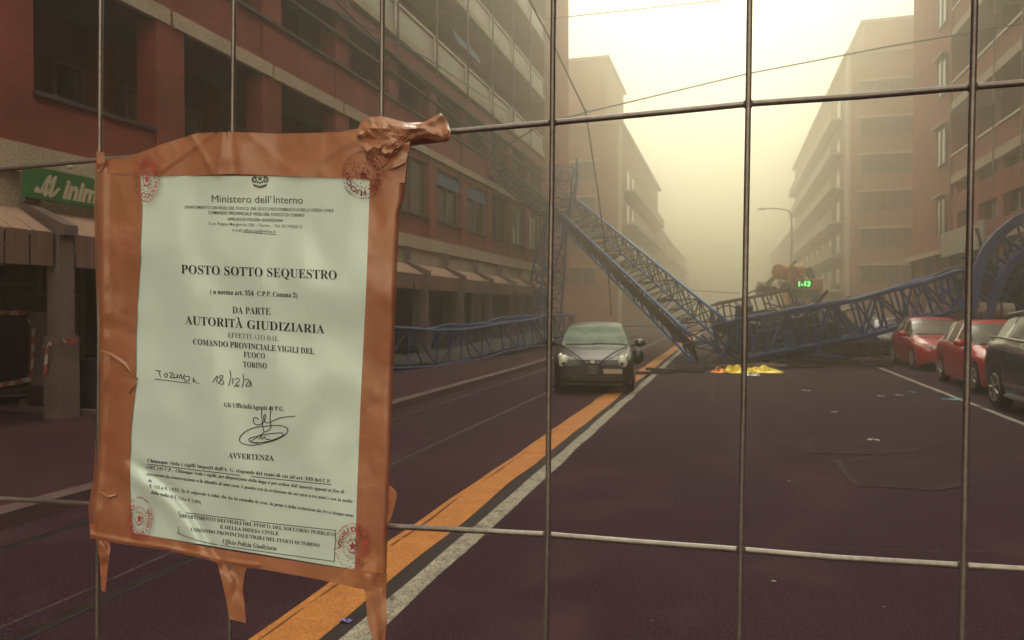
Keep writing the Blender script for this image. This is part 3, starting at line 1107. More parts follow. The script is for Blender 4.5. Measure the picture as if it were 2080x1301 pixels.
# concrete ballast
def block(label, c, sx, sy, sz, ry, rz=0, mt='block', cyl=False):
    t = thing('counterweight', c, label, 'counterweight')
    mm = MB()
    Rm = Matrix.Rotation(R(ry), 3, 'Y') @ Matrix.Rotation(R(rz), 3, 'Z')
    if cyl:
        a, b = Vector(c) - Rm @ Vector((sx / 2, 0, 0)), Vector(c) + Rm @ Vector((sx / 2, 0, 0))
        mm.bar(a, b, sz / 2, 18)
        mm.build('drum', M[mt], t, bevel=.03)
        bm_ = MB()
        bm_.bar(Vector(c) + Rm @ Vector((.2, 0, 0)), Vector(c) + Rm @ Vector((.28, 0, 0)), sz / 2 + .02, 18)
        bm_.build('band', M['rust'], t)
    else:
        mm.obox(c, sx, sy, sz, Rm)
        mm.build('concrete_slab', M[mt], t, bevel=.04)
        l_ = MB()
        for s_ in (-.3, .3):
            cc = Vector(c) + Rm @ Vector((s_ * sx, 0, sz / 2))
            l_.tube([cc + Rm @ Vector((-.08, 0, 0)), cc + Rm @ Vector((-.06, 0, .1)), cc + Rm @ Vector((.06, 0, .1)), cc + Rm @ Vector((.08, 0, 0))], .014, 5)
        l_.build('lifting_loop', M['rust'], t)
    return t


block('tilted pale concrete ballast slab behind the two red cars', at(1930, 640, 29.4), 1.35, 1.0, .42, 20)
block('pale concrete ballast block under the tilted slab, behind the red cars', at(1950, 672, 29.6), 1.6, 1.2, .75, 4)
block('pale banded drum lying behind the roof of the nearer red car', at(2012, 630, 27.0), 1.25, .5, .48, 2, 0, 'block', True)

# orange recovery crane far behind
oc = thing('crane_truck', gnd(1640, 660), 'hazy orange crane truck standing beyond the wreck', 'truck')
OY = 47.0
def ob(x0, y0, x1, y1, d=2.0, Y=OY):
    a, b = at(x0, y1, Y), at(x1, y0, Y)
    return a.x, b.x, Y, Y + d, a.z, b.z
m = MB()
m.box(*ob(1600, 566, 1672, 648, 5))
m.build('body', M['orange'], oc, bevel=.08)
m = MB()
m.box(*ob(1607, 588, 1665, 606, .05, OY - .06))
m.build('windscreen', M['pane'], oc)
m = MB()
c_ = at(1592, 553, OY)
m.bar(c_ + Vector((-.35, -.4, 0)), c_ + Vector((.35, .4, 0)), .46, 14)
m.bar(c_ + Vector((.45, -.4, -.05)), c_ + Vector((1.0, .3, .1)), .40, 14)
for k in range(5):
    a_ = R(200 + k * 32)
    p_ = c_ + Vector((.35 + cos(a_) * .7, -.3, sin(a_) * .55 + .1))
    m.obox(p_, .5, .5, .18, Matrix.Rotation(-a_, 3, 'Y'))
m.tube([at(1562, 578, OY), at(1576, 560, OY), at(1590, 552, OY)], .13, 6)
m.bar(at(1600, 580, OY), at(1612, 552, OY), .26, 6)
m.obox(at(1618, 562, OY), .8, .6, .5, Matrix.Rotation(R(22), 3, 'Y'))
m.build('hydraulic_grab', M['orange'], oc)
MB().bar(at(1536, 598, OY), at(1580, 556, OY), .11, 6).build('outrigger_arm', M['debris2'], oc)
MB().bar(at(1640, 545, OY + 2), at(1664, 596, OY + 2), .22, 6).build('outrigger_arm', M['debris2'], oc)
MB().bar(at(1600, 548, OY), at(1617, 530, OY), .06, 6).build('aerial', M['debris2'], oc)
for x in (1610, 1662):
    c = at(x, 660, OY + .6)
    MB().bar((c.x - .15, c.y, .5), (c.x + .15, c.y, .5), .5, 16).build('wheel', M['tyre'], oc)
# LED display
lg = thing('led_display', at(1634, 577, OY - .4), 'small green lit display of digits in front of the orange crane truck', 'display')
m = MB()
c = at(1634, 577, OY - .35)
m.box(c.x - .42, c.x + .42, c.y, c.y + .12, c.z - .24, c.z + .24)
m.build('housing', M['black'], lg)
M['led'] = mat('green led', (.1, .8, .2), .5, emit=(.14, 1.0, .16), es=2.6)
m = MB()
vs, fs, a, b = glyphs('1-13', .03)
k = .64 / (b - a)
m.add([(c.x - .32 + (x - a) * k, c.y - .012, c.z - .14 + y * k * 1.05) for x, y in vs], fs)
m.build('digits', M['led'], lg)
MB().bar((c.x, c.y + .3, 0), (c.x, c.y + .2, c.z - .2), .04).build('post', M['conc'], lg)

# ------------------------------------------------------------------ foil blanket
fb = thing('foil_blanket', gnd(1510, 760), 'crumpled gold emergency foil blanket lying on the road before the crane wreck', 'blanket')
c1, c2 = gnd(1528, 757), gnd(1478, 757)
crumple('foil_sheet', gnd(1495, 757, .01), .85, .65, .17, [M['foil']], 2.2, 34, 22, .25, parent=fb, sharp=.75)
crumple('foil_sheet', gnd(1545, 756, .01), 1.0, .65, .15, [M['foil']], 9.1, 34, 20, -.2, parent=fb, sharp=.75)
crumple('dull_foil_fold', gnd(1463, 757, .01), .45, .45, .13, [M['foil2']], 4.4, 24, 14, .1, parent=fb, sharp=.7)
crumple('silver_fold', gnd(1530, 764, .01), .35, .16, .10, [M['silver']], 7.4, 12, 6, .1, parent=fb)

# ------------------------------------------------------------------ road debris and litter
for i, (x, y, L, r, z, mt, lb_) in enumerate((
        (1520, 744, 2.2, 8, .06, 'debris', 'thin pale plank on the road just behind the gold foil'),
        (1370, 752, 1.6, -10, .07, 'debris2', 'dark beam on the road left of the foot of the boom'),
        (1320, 757, 1.2, 15, .06, 'debris2', 'short dark beam on the road beside the dark parked car'),
        (1600, 742, 2.0, 3, .08, 'debris2', 'dark beam on the road right of the gold foil'),
        (1690, 716, 3.4, 14, .22, 'rust', 'long rusty bar under the dark blue tower section'),
        (1720, 730, 3.6, 5, .10, 'debris', 'long pale board on the road near the green car'),
        (1640, 728, 2.6, -6, .14, 'rust', 'rusty bar on the road under the middle of the tower section'),
        (1755, 741, 1.6, -4, .06, 'debris2', 'dark beam on the road by the parking line'),
        (1425, 748, 1.3, 22, .06, 'debris2', 'dark beam at the foot of the sloping boom'))):
    p = gnd(x, y, z)
    Rm = Matrix.Rotation(R(r), 3, 'Z') @ Matrix.Rotation(R(random.uniform(-3, 3)), 3, 'Y')
    mm = MB()
    mm.obox(p, L, .14, .07, Rm)
    mm.obox(p + Vector((L * .2, .2, .05)), L * .45, .10, .05, Rm @ Matrix.Rotation(.5, 3, 'Z'))
    tag(mm.build('beam', M[mt], bevel=.008), lb_, 'beam')


def litter(x, y, s, mt, label, cat='litter', name='paper_scrap', asp=1.5):
    s = s * .75
    p = gnd(x, y, .005)
    mm = MB()
    n = 5
    vs = []
    for j in range(n + 1):
        for i in range(n + 1):
            u, v = i / n - .5, j / n - .5
            vs.append((p.x + u * s * asp + noise.noise((u * 5, v * 5, x)) * s * .2, p.y + v * s, p.z + .004 + abs(noise.noise((u * 4, v * 4, y * .1))) * s * .35))
    mm.add(vs, [(j * (n + 1) + i, j * (n + 1) + i + 1, (j + 1) * (n + 1) + i + 1, (j + 1) * (n + 1) + i) for j in range(n) for i in range(n)])
    return tag(mm.build(name, M[mt]), label, cat)


litter(1638, 795, .16, 'paper2', 'white scrap on the road between the foil blanket and the nearer red car')
litter(1671, 726, .35, 'paper2', 'bright white scrap under the dark blue tower section')
litter(1828, 804, .12, 'paper2', 'pale scrap near the parking line beside a cyan scrap')
litter(1853, 798, .14, 'bluebit', 'faint blue scrap beside the parking line', name='plastic_scrap')
litter(1931, 813, .20, 'bluebit', 'cyan scrap on the parking line before the black car', name='plastic_scrap', asp=2.2)
litter(1694, 838, .10, 'paper2', 'small pale scrap in the middle of the right lane')
litter(1774, 895, .10, 'paper2', 'white scrap lying on the far road patch', asp=2)
litter(1572, 1182, .022, 'paper2', 'tiny white scrap on the near asphalt below the lower fence wire')
litter(1325, 1262, .008, 'paper2', 'tiniest white speck near the bottom edge of the asphalt')
litter(1603, 978, .02, 'paper2', 'tiny pale speck left of the near road patch')
litter(1795, 1234, .012, 'paper2', 'tiny pale speck at the lower right of the asphalt')
litter(1790, 806, .12, 'paper2', 'pale scrap left of the two scraps by the parking line')
wr = litter(703, 1263, .055, 'wrap', 'blue candy wrapper lying between the yellow and white lines', 'wrapper', 'candy_wrapper', 1.6)

# ------------------------------------------------------------------ cars
def lerp_tab(tab, t):
    for (a, va), (b, vb) in zip(tab[:-1], tab[1:]):
        if t <= b:
            k = (t - a) / (b - a) if b > a else 0
            k = k * k * (3 - 2 * k) * .5 + k * .5
            return va + (vb - va) * k
    return tab[-1][1]


def make_car(label, loc, rz, paint, glass, spec, cat='car'):
    """car built nose at y=0 pointing -Y, tail at y=L; spec holds the outline tables"""
    t = thing('parked_car', loc, label, cat, None, rz)
    LOCAL.add(t.name)
    L, hw0 = spec['L'], spec['hw']
    top, belt, hw, rw, bot = spec['top'], spec['belt'], spec['w'], spec['rw'], spec['bot']
    wy, wr_, cow, rf, rr_, tl = spec['wheels'], spec['r'], spec['cowl'], spec['roof0'], spec['roof1'], spec['tail']
    ts = sorted(set([0, .04, .1, .2, .32] + [round(.32 + i * .09, 3) for i in range(int((L - .6) / .09))] + [L - .22, L - .1, L - .04, L] + [cow, rf, rr_, tl]))
    secs = []
    for y in ts:
        h = hw0 * lerp_tab(hw, y)
        zt, zb, zl = lerp_tab(top, y), lerp_tab(bot, y), lerp_tab(belt, y)
        zl = min(zl, zt - .015)
        for wc in wy:
            d = abs(y - wc)
            if d < wr_ * 1.13:
                zb = max(zb, wr_ + sqrt((wr_ * 1.13) ** 2 - d * d))
        zb = min(zb, zl - .12)
        r = hw0 * lerp_tab(rw, y)
        g = zl - zb
        secs.append([(h * .96, zb), (h * 1.0, zb + g * .22), (h * 1.005, zb + g * .55), (h * .985, zb + g * .85), (h * .95, zl), (h * .93, zl + .01 + (zt - zl) * .03),
                     (r, zt - max(.02, (zt - zl) * .09)), (r * .82, zt - .012 * (1 + (zt - zl))), (r * .45, zt - .002), (0, zt)])
    np_ = len(secs[0])
    body, glassm, ws, rwm = MB(), MB(), MB(), MB()
    def P(i, j):
        if j < np_:
            x, z = secs[i][j]
            return (x, ts[i], z)
        x, z = secs[i][2 * np_ - 2 - j]
        return (-x, ts[i], z)
    tot = 2 * np_ - 1
    vs = [P(i, j) for i in range(len(ts)) for j in range(tot)]
    groups = {'b': [], 'g': [], 'w': [], 'r': []}
    for i in range(len(ts) - 1):
        ya, yb = ts[i], ts[i + 1]
        ym = (ya + yb) / 2
        for j in range(tot - 1):
            f = (i * tot + j, i * tot + j + 1, (i + 1) * tot + j + 1, (i + 1) * tot + j)
            jj = j if j < np_ - 1 else tot - 2 - j
            k = 'b'
            if jj == 5 and spec['g0'] < ym < spec['g1'] and not any(abs(ym - q) < .05 for q in spec['pill']):
                k = 'g'
            if jj >= 6 and cow < ym < rf:
                k = 'w'
            if jj >= 6 and rr_ < ym < tl:
                k = 'r'
            groups[k].append(f)
    def sub(fs, name, mt, extra=None):
        used = sorted({i for f in fs for i in f})
        mp = {o: n for n, o in enumerate(used)}
        mm = MB()
        mm.add([vs[i] for i in used], [tuple(mp[i] for i in f) for f in fs])
        if extra:
            extra(mm)
        return mm.build(name, mt, t, smooth=True)
    def caps(mm):
        s0 = [P(0, j) for j in range(tot)]
        mm.add(s0, [tuple(range(tot))])
        s1 = [P(len(ts) - 1, j) for j in range(tot)]
        mm.add(s1, [tuple(range(tot - 1, -1, -1))])
    sub(groups['b'], 'body', paint, caps)
    half = (np_ - 1)
    sub([f for f in groups['g'] if f[0] % tot < half], 'side_window', M['pane'])
    sub([f for f in groups['g'] if f[0] % tot >= half], 'side_window', M['pane'])
    sub(groups['w'], 'windscreen', glass)
    sub(groups['r'], 'rear_window', M['pane'])
    h = hw0
    MB().box(-h * .86, h * .86, .35, L - .3, .2, .5).build('underbody', M['black'], t)
    # wheels
    for wc in wy:
        for s_ in (-1, 1):
            x0, x1 = s_ * (h * .78), s_ * (h * .985)
            wm = MB()
            wm.bar((x0, wc, wr_), (x1, wc, wr_), wr_, 28)
            wo = wm.build('wheel', M['tyre'], t, smooth=False, bevel=.02)
            rm_ = MB()
            rm_.bar((x1, wc, wr_), (x1 + s_ * .006, wc, wr_), wr_ * .66, 24)
            hub = MB()
            for k in range(7):
                a_ = 2 * pi * k / 7
                hub.bar((x1 + s_ * .010, wc, wr_), (x1 + s_ * .010, wc + cos(a_) * wr_ * .62, wr_ + sin(a_) * wr_ * .62), .024, 5)
            hub.tube([(x1 + s_ * .01, wc + cos(2 * pi * k / 20) * wr_ * .64, wr_ + sin(2 * pi * k / 20) * wr_ * .64) for k in range(21)], .014, 5)
            d_ = rm_.build('rim_well', M['black'])
            e_ = hub.build('rim', M['rim'])
            for q in (d_, e_):
                q.parent = wo
    return t


HATCH = dict(L=4.05, hw=.86,
             w=[(0, .70), (.05, .82), (.2, .93), (.5, .985), (1.2, 1.0), (3.0, 1.0), (3.7, .97), (4.0, .90), (4.05, .85)],
             top=[(0, .60), (.05, .68), (.25, .775), (.7, .88), (1.12, .965), (1.5, 1.17), (1.95, 1.385), (2.3, 1.44), (2.9, 1.445), (3.35, 1.40), (3.7, 1.15), (3.95, .97), (4.05, .80)],
             belt=[(0, .55), (.25, .70), (.7, .80), (1.12, .88), (2.0, .92), (3.3, .99), (3.9, .95), (4.05, .75)],
             rw=[(0, .60), (.25, .78), (.7, .84), (1.12, .86), (1.5, .80), (1.95, .70), (2.5, .68), (3.35, .66), (3.8, .68), (4.05, .7)],
             bot=[(0, .30), (.1, .20), (.3, .17), (3.8, .2), (4.05, .32)],
             wheels=(.78, 3.30), r=.31, cowl=1.12, roof0=1.95, roof1=3.35, tail=3.75, g0=1.35, g1=3.4, pill=(2.35, 3.0))
import copy
SUV = copy.deepcopy(HATCH)
for key in ('top', 'belt'):
    SUV[key] = [(a * 1.12, b * 1.16 + (.0 if key == 'top' else .02)) for a, b in HATCH[key]]
for key in ('w', 'rw'):
    SUV[key] = [(a * 1.12, b) for a, b in HATCH[key]]
SUV['bot'] = [(0, .4), (.1, .3), (.3, .26), (4.2, .28), (4.54, .4)]
SUV['top'] = [(0, .75), (.1, .88), (.4, .98), (1.2, 1.08), (1.32, 1.10), (1.7, 1.35), (2.15, 1.60), (2.6, 1.66), (3.6, 1.65), (3.95, 1.60), (4.3, 1.25), (4.45, 1.10), (4.54, .9)]
SUV.update(L=4.54, hw=.94, wheels=(.9, 3.62), r=.37, cowl=1.32, roof0=2.15, roof1=3.95, tail=4.3, g0=1.6, g1=4.1, pill=(2.65, 3.45))
RED = copy.deepcopy(HATCH)
RED['top'] = [(0, .62), (.05, .72), (.25, .83), (.7, .93), (1.12, 1.0), (1.5, 1.2), (1.95, 1.42), (2.3, 1.50), (2.9, 1.51), (3.35, 1.47), (3.7, 1.2), (3.95, 1.0), (4.05, .85)]
RED['hw'] = .87

M['graphite'] = mat('graphite car paint', (.034, .023, .029), .42, metal=.25, coat=.2, var=.1)
M['red'] = mat('red car paint', (.46, .014, .026), .30, coat=.8, var=.05)
M['blackpaint'] = mat('black car paint', (.018, .011, .017), .22, coat=1, var=.1)
M['greenpaint'] = mat('dark green car paint', (.016, .019, .012), .5, coat=.2, var=.1)
M['sky_glass'] = mat('dusty sky-pale windscreen', (.09, .135, .105), .6, spec=.35, col2=(.25, .30, .235), vscale=3.2)  # reflected sky and dust film painted into one pale green
M['dustglass'] = mat('dusty grey windscreen', (.10, .085, .08), .25, col2=(.15, .13, .12), vscale=1.5, coat=.8)

# --- the dark hatchback in the tram lane
c = make_car('dark grey hatchback parked alone in the tram lane, facing the camera', (-2.66, 15.0, 0), R(8), M['graphite'], M['sky_glass'], HATCH)
def cp(mm, name, mt, smooth=True, bevel=0, par=c):
    return mm.build(name, M[mt], par, smooth=smooth, bevel=bevel)
for s_ in (-1, 1):
    hl = cp(MB().ell((s_ * .605, .085, .665), .105, .10, .135, 18, 10, M=Matrix.Rotation(R(-18 * s_), 3, 'Y')), 'headlight', 'lamp')
    hl2 = MB().ell((s_ * .675, .17, .755), .06, .15, .075, 12, 8).build('lamp_tail', M['lamp'])
    hl2.parent = hl
    b_ = MB().ell((s_ * .60, .0, .63), .042, .02, .045, 14, 8).build('bulb', M['lampin'])
    b_.parent = hl
    cp(MB().ell((s_ * .60, .035, .36), .06, .03, .045), 'fog_lamp', 'conc')
    mi_ = cp(MB().ell((s_ * .99, 1.28, 1.0), .13, .07, .085), 'wing_mirror', 'blackpaint')
    st = MB().bar((s_ * .80, 1.25, .95), (s_ * .92, 1.28, .97), .03).build('mirror_arm', M['black'])
    st.parent = mi_
    cp(MB().tube([(s_ * .10, -.035, .56), (s_ * .22, .0, .71), (s_ * .42, .30, .835), (s_ * .66, .8, .935), (s_ * .74, 1.1, .985)], .016, 5), 'bonnet_crease', 'black')
g = MB()        # shield grille
pts = [(0, .34), (.09, .42), (.13, .56), (.11, .635), (0, .66), (-.11, .635), (-.13, .56), (-.09, .42)]
g.add([(x, -.045, z) for x, z in pts] + [(x * .95, .06, z) for x, z in pts], [tuple(range(8))] + [(i, i + 8, (i + 1) % 8 + 8, (i + 1) % 8) for i in range(8)])
gr = cp(g, 'grille', 'black', False)
sl_ = MB()
for i, z in enumerate((.43, .475, .52, .565)):
    sl_.box(-.085 - i * .008, .085 + i * .008, -.056, -.047, z, z + .010)
q = sl_.build('grille_slat', M['rim'])
q.parent = gr
bdg = MB().bar((0, -.03, .668), (0, -.05, .672), .038, 20).build('badge', M['lamp'], c)
cr_ = MB().box(-.022, .022, -.056, -.052, .668, .678).box(-.006, .006, -.057, -.0565, .645, .70).build('badge_cross', M['rust'])
cr_.parent = bdg
ib = MB()
ib.box(-.50, .50, -.045, .1, .25, .385)
cp(ib, 'air_intake', 'black', False, .02)
cp(MB().box(-.60, .60, -.022, .08, .185, .225), 'front_splitter', 'black', False, .01)
cp(MB().tube([(-.55, .035, .70), (-.3, -.01, .685), (0, -.025, .70), (.3, -.01, .685), (.55, .035, .70)], .009, 5), 'bonnet_gap', 'black')
pt = cp(MB().box(.22, .60, -.045, -.03, .425, .52), 'number_plate', 'cream2', False, .004)
cp(MB().tube([(-.62, 1.02, .975), (-.1, .93, .985), (.05, .92, .985)], .014, 5), 'wiper', 'black')
cp(MB().tube([(-.02, 1.0, .995), (.4, .97, .99), (.68, 1.02, .975)], .014, 5), 'wiper', 'black')
MB().ell((.93, .82, .74), .13, .20, .17, 12, 9).build('dark_lump', M['black'], c, smooth=True)  # lump added for an unidentified dark shape beside the wing


def red_details(c, chrome=True):
    for s_ in (-1, 1):
        hl = MB()
        hl.add([(s_ * .30, .005, .655), (s_ * .52, .045, .64), (s_ * .72, .20, .70), (s_ * .79, .46, .80), (s_ * .62, .14, .755), (s_ * .40, .02, .70)], [tuple(range(6))])
        vs_ = [Vector(v) + Vector((0, -.03, .004)) for v in hl.v]
        h2 = MB()
        h2.add(list(vs_) + [v + Vector((0, .05, 0)) for v in vs_], [tuple(range(6)), tuple(range(11, 5, -1))] + [(i, (i + 1) % 6, (i + 1) % 6 + 6, i + 6) for i in range(6)])
        ho = h2.build('headlight', M['lamp'], c)
        b_ = MB().ell((s_ * .52, .045, .675), .04, .03, .03).build('bulb', M['lampin'])
        b_.parent = ho
        mi_ = MB().ell((s_ * .99, 1.25, 1.02), .13, .08, .085).build('wing_mirror', M['red'], c, True)
        st = MB().bar((s_ * .80, 1.25, .97), (s_ * .92, 1.27, .99), .03).build('mirror_arm', M['black'])
        st.parent = mi_
        MB().ell((s_ * .56, .03, .36), .06, .03, .04).build('fog_lamp', M['lampin'], c, True)
    MB().box(-.34, .34, -.035, .1, .36, .58).build('grille', M['black'], c, bevel=.04)
    MB().tube([(-.36, -.03, .57), (-.2, -.045, .40), (0, -.05, .36), (.2, -.045, .40), (.36, -.03, .57)], .012, 5).build('grille_trim', M['rim'], c)
    MB().bar((0, -.03, .60), (0, -.045, .60), .05, 16).build('badge', M['rim'], c)
    MB().box(-.24, .24, -.055, -.045, .42, .52).build('number_plate', M['cream2'], c)
    MB().box(-.5, .5, -.02, .1, .2, .28).build('air_intake', M['black'], c, bevel=.01)
    MB().tube([(-.68, 1.0, 1.01), (0, .98, 1.03), (.68, 1.0, 1.01)], .02, 5).build('wiper', M['black'], c)


c2 = make_car('red hatchback parked behind another red car, its tail by the dark green car', (5.95, 22.9, 0), 0, M['red'], M['dustglass'], RED)
red_details(c2)
c3 = make_car('nearer red hatchback parked between the black car and the other red one', (5.78, 16.7, 0), 0, M['red'], M['dustglass'], RED)
red_details(c3)
c4 = make_car('dark green car parked farthest of the row, under the fallen tower section', (5.9, 28.5, 0), 0, M['greenpaint'], M['pane'], HATCH)
red_details(c4)
for o in c4.children:
    if o.name.startswith('wing_mirror'):
        o.data.materials[0] = M['greenpaint']
c5 = make_car('black sport utility car at the right edge, nearest of the parked row', (5.45, 11.25, 0), 0, M['blackpaint'], M['dustglass'], SUV)
MB().tube([(-.80, 1.75, 1.20), (-.84, 2.6, 1.22), (-.84, 3.6, 1.25), (-.80, 4.25, 1.24)], .022, 6).build('chrome_strip', M['rim'], c5, True)
for s_ in (-1, 1):
    MB().tube([(s_ * .62, 2.2, 1.66), (s_ * .64, 3.0, 1.72), (s_ * .63, 3.9, 1.66)], .02, 6).build('roof_rail', M['rim'], c5, True)
    MB().ell((s_ * .74, 4.36, .98), .12, .12, .12, 12, 8).build('tail_light', M['foil2'], c5, True)
    MB().ell((s_ * 1.06, 1.45, 1.18), .13, .09, .10).build('wing_mirror', M['blackpaint'], c5, True)
    for y in (2.35, 3.25):
        MB().box(s_ * .955 - .02, s_ * .955 + .02, y, y + .2, 1.0, 1.03).build('door_handle', M['blackpaint'], c5)
    MB().box(s_ * .955 - .015, s_ * .955 + .015, 1.5, 3.1, .45, .50).build('side_trim', M['conc'], c5)
    MB().box(s_ * .935 - .02, s_ * .935 + .02, 1.4, 3.1, .27, .31).build('sill_trim', M['rim'], c5)

# ------------------------------------------------------------------ street lamp
sp_ = thing('street_lamp', (5.55, 72, 0), 'tall curved street lamp fading in the haze before the far right block', 'street lamp')
MB().tube([(5.55, 72, 0), (5.55, 72, 5), (5.55, 72, 9.8)], [.11, .09, .07], 8).build('pole', M['conc'], sp_)
MB().tube([(5.55, 72, 9.8), (5.5, 72, 10.4), (5.2, 72, 10.75), (4.4, 72, 10.95), (3.4, 72, 11.0)], .06, 8).build('arm', M['conc'], sp_)
MB().ell((3.0, 72, 10.98), .45, .15, .09).build('lamp_head', M['conc'], sp_)

# ------------------------------------------------------------------ overhead wires
hb = at(1190, 229, 30)
wl_ = thing('contact_wire', hb, 'black tram contact wire drooping past a clamp in the hazy sky', 'wire')
MB().tube([at(1010, -130, 15), at(1075, 0, 19), at(1128, 100, 24), hb], .034, 6).build('wire', M['cable'], wl_)
MB().tube([hb, at(1204, 320, 31), at(1216, 400, 32), at(1236, 560, 33), at(1242, 640, 34)], .032, 6).build('hanging_end', M['cable'], wl_)
MB().bar(hb + Vector((0, 0, -.10)), hb + Vector((0, 0, .10)), .05, 8).build('clamp', M['cable'], wl_)
tag(MB().tube([(LX, 33, 9.15), at(1100, 254, 31), hb, at(1520, 150, 30), at(1800, 96, 30), at(2080, 48, 31.5), (11.3, 31.5, 14)], .028, 6).build('span_wire', M['cable']),
    'long span wire crossing the street from the clamp up to the right building', 'wire')
tag(MB().tube([at(1020, 48, 42), at(1160, 34, 42), at(1400, 8, 42), at(1600, -16, 42)], .03, 6).build('span_wire', M['cable']), 'faint upper span wire crossing near the top of the hazy sky', 'wire')
tag(MB().tube([at(1340, 572, 60), at(1400, 590, 60), at(1500, 596, 60)], .03, 5).build('span_wire', M['cable']), 'very faint low wire above the boom in the far haze', 'wire')
tag(MB().tube([at(430, -100, 10), at(640, 0, 14), at(870, 120, 22), at(1040, 235, 33)], .02, 5).build('span_wire', M['cable']), 'thin dark wire running along the upper left facade', 'wire')
tag(MB().tube([at(560, -120, 12), at(720, 40, 16), at(900, 205, 23), at(1108, 420, 37)], .026, 5).build('stay_wire', M['cable']), 'slack dark wire dropping from the upper left to the tip of the boom', 'wire')

# ------------------------------------------------------------------ site barrier with tape on the left
sb = thing('site_barrier', (-11.3, 9.2, .12), 'grey mesh barrier panel hung with red and white tape by the left pillar', 'barrier')
a, b = Vector((-13.4, 7.5, .2)), Vector((-11.0, 9.6, .2))
m = MB()
hh = Vector((0, 0, 1.95))
m.tube([a, a + hh], .025); m.tube([b, b + hh], .025); m.tube([a + hh, b + hh], .025); m.tube([a + Vector((0, 0, .12)), b + Vector((0, 0, .12))], .025)
m.build('frame', M['conc'], sb)
m = MB()
for k in range(1, 24):
    p = a.lerp(b, k / 24)
    m.bar(p + Vector((0, 0, .12)), p + hh, .004, 4)
for k in range(1, 8):
    m.bar(a + Vector((0, 0, .12 + k * .24)), b + Vector((0, 0, .12 + k * .24)), .004, 4)
m.build('mesh', M['ledge'], sb)
m = MB()
m.obox(b + Vector((0, 0, -.02)), .6, .3, .14)
m.build('foot', M['conc'], sb, bevel=.02)
M['tapered'] = mat('red tape', (.35, .06, .05), .6)
M['tapew'] = mat('white tape', (.45, .38, .36), .6)


def ctape(label, pts, wd=.07):
    mm = MB()
    P = []
    for p, q in zip(pts[:-1], pts[1:]):
        n = max(2, int((q - p).length / .12))
        P += [p.lerp(q, i / n) for i in range(n)]
    P.append(pts[-1])
    for i in range(len(P) - 1):
        tw = Vector((0, sin(i * .9) * .03, wd / 2))
        tw2 = Vector((0, sin((i + 1) * .9) * .03, wd / 2))
        if abs((P[i + 1] - P[i]).normalized().z) > .8:
            tw = Vector((wd / 2, 0, .02)); tw2 = tw
        mm.quad(P[i] - tw, P[i + 1] - tw2, P[i + 1] + tw2, P[i] + tw, i % 2)
    return tag(mm.build('barrier_tape', [M['tapered'], M['tapew']]), label, 'tape')


ctape('red and white tape across the top of the left mesh barrier', [at(-20, 634, 9.3), at(20, 636, 9.3), at(55, 636, 9.35)])
ctape('sagging red and white tape low on the left mesh barrier', [at(-20, 786, 9.2), at(30, 778, 9.2), at(62, 770, 9.3), at(66, 730, 9.3), at(68, 668, 9.3), at(56, 648, 9.3)])
ctape('short red and white tape tied round the first concrete pillar', [at(92, 760, 8.55), at(96, 702, 8.55), at(112, 694, 8.6), at(155, 692, 8.7)])
# planter and post near the pillar
pn = thing('electric_cabinet', (-11.0, 9.5, .12), 'dark grey street cabinet standing left of the first concrete pillar', 'cabinet')
m = MB(); m.box(-11.0, -10.45, 9.35, 9.85, .16, 1.95); m.build('cabinet_body', M['ledge'], pn, bevel=.02)
m = MB(); m.box(-11.03, -10.42, 9.32, 9.88, 1.95, 2.0); m.build('cabinet_top', M['conc'], pn)
m = MB(); m.box(-10.9, -10.55, 9.325, 9.349, .5, 1.7); m.build('cabinet_door', M['conc'], pn)
lo = thing('low_planter', (-9.9, 10.4, .12), 'low dark planter box between the first pillar and the taped notice', 'planter')
m = MB(); m.box(-10.0, -9.5, 9.3, 11.5, .12, .95); m.build('planter_box', M['ledge'], lo, bevel=.02)
m = MB()
for k in range(260):
    p = Vector((random.uniform(-10, -9.5), random.uniform(9.3, 11.5), random.uniform(.95, 1.3)))
    d = Vector((random.uniform(-1, 1), random.uniform(-1, 1), random.uniform(-.3, 1))).normalized() * .07
    e_ = d.cross(Vector((random.random(), random.random(), random.random()))).normalized() * .03
    m.quad(p - e_, p + d * .5, p + e_, p + d)
m.build('foliage', M['tree'], lo)
m = MB()
m.box(-12.6, -9.0, 9.0, 9.12, .121, .2)
tag(m.build('threshold_step', M['kerb']), kind='structure')
# lamp inside the arcade
al = thing('arcade_lamp', at(1043, 614, 33), 'tiny lit lamp glowing in the far left arcade', 'lamp')
M['bulb'] = mat('lit bulb', (1, .9, .6), .5, emit=(1, .85, .5), es=5)
MB().ell(at(1043, 614, 33.0), .055, .055, .055).build('bulb', M['bulb'], al)
MB().bar(at(1043, 614, 33.0) + Vector((0, 0, .06)), at(1043, 614, 33.0) + Vector((0, 0, .4)), .012).build('cord', M['cable'], al)

# ------------------------------------------------------------------ wire mesh fence in front of the camera
FY = 0.50
WR = .0019
fence = thing('mesh_fence', (0, FY, 0), 'rusty welded wire mesh fence close to the camera, carrying the taped notice', 'fence')
vx = [(-110, -108), (205.5, 198), (475, 467), (777.5, 768), (1125, 1109), (1523, 1502), (1979, 1953), (2540, 2500)]


def fpt(x, y, Y=FY):
    return at(x, y, Y)


def wob(p, s, amp=.0006):
    return p + Vector((noise.noise((p.x * 9, s, p.z * 9)) * amp, 0, noise.noise((p.x * 7, s + 9, p.z * 7)) * amp))


def vline(A, B, i):
    P = []
    for k in range(61):
        z = .06 + 2.04 * k / 60
        P.append(wob(A.lerp(B, (z - A.z) / (B.z - A.z)), i))
    MB().tube(P, WR, 10).build('vertical_wire', M['steel'], fence, True)


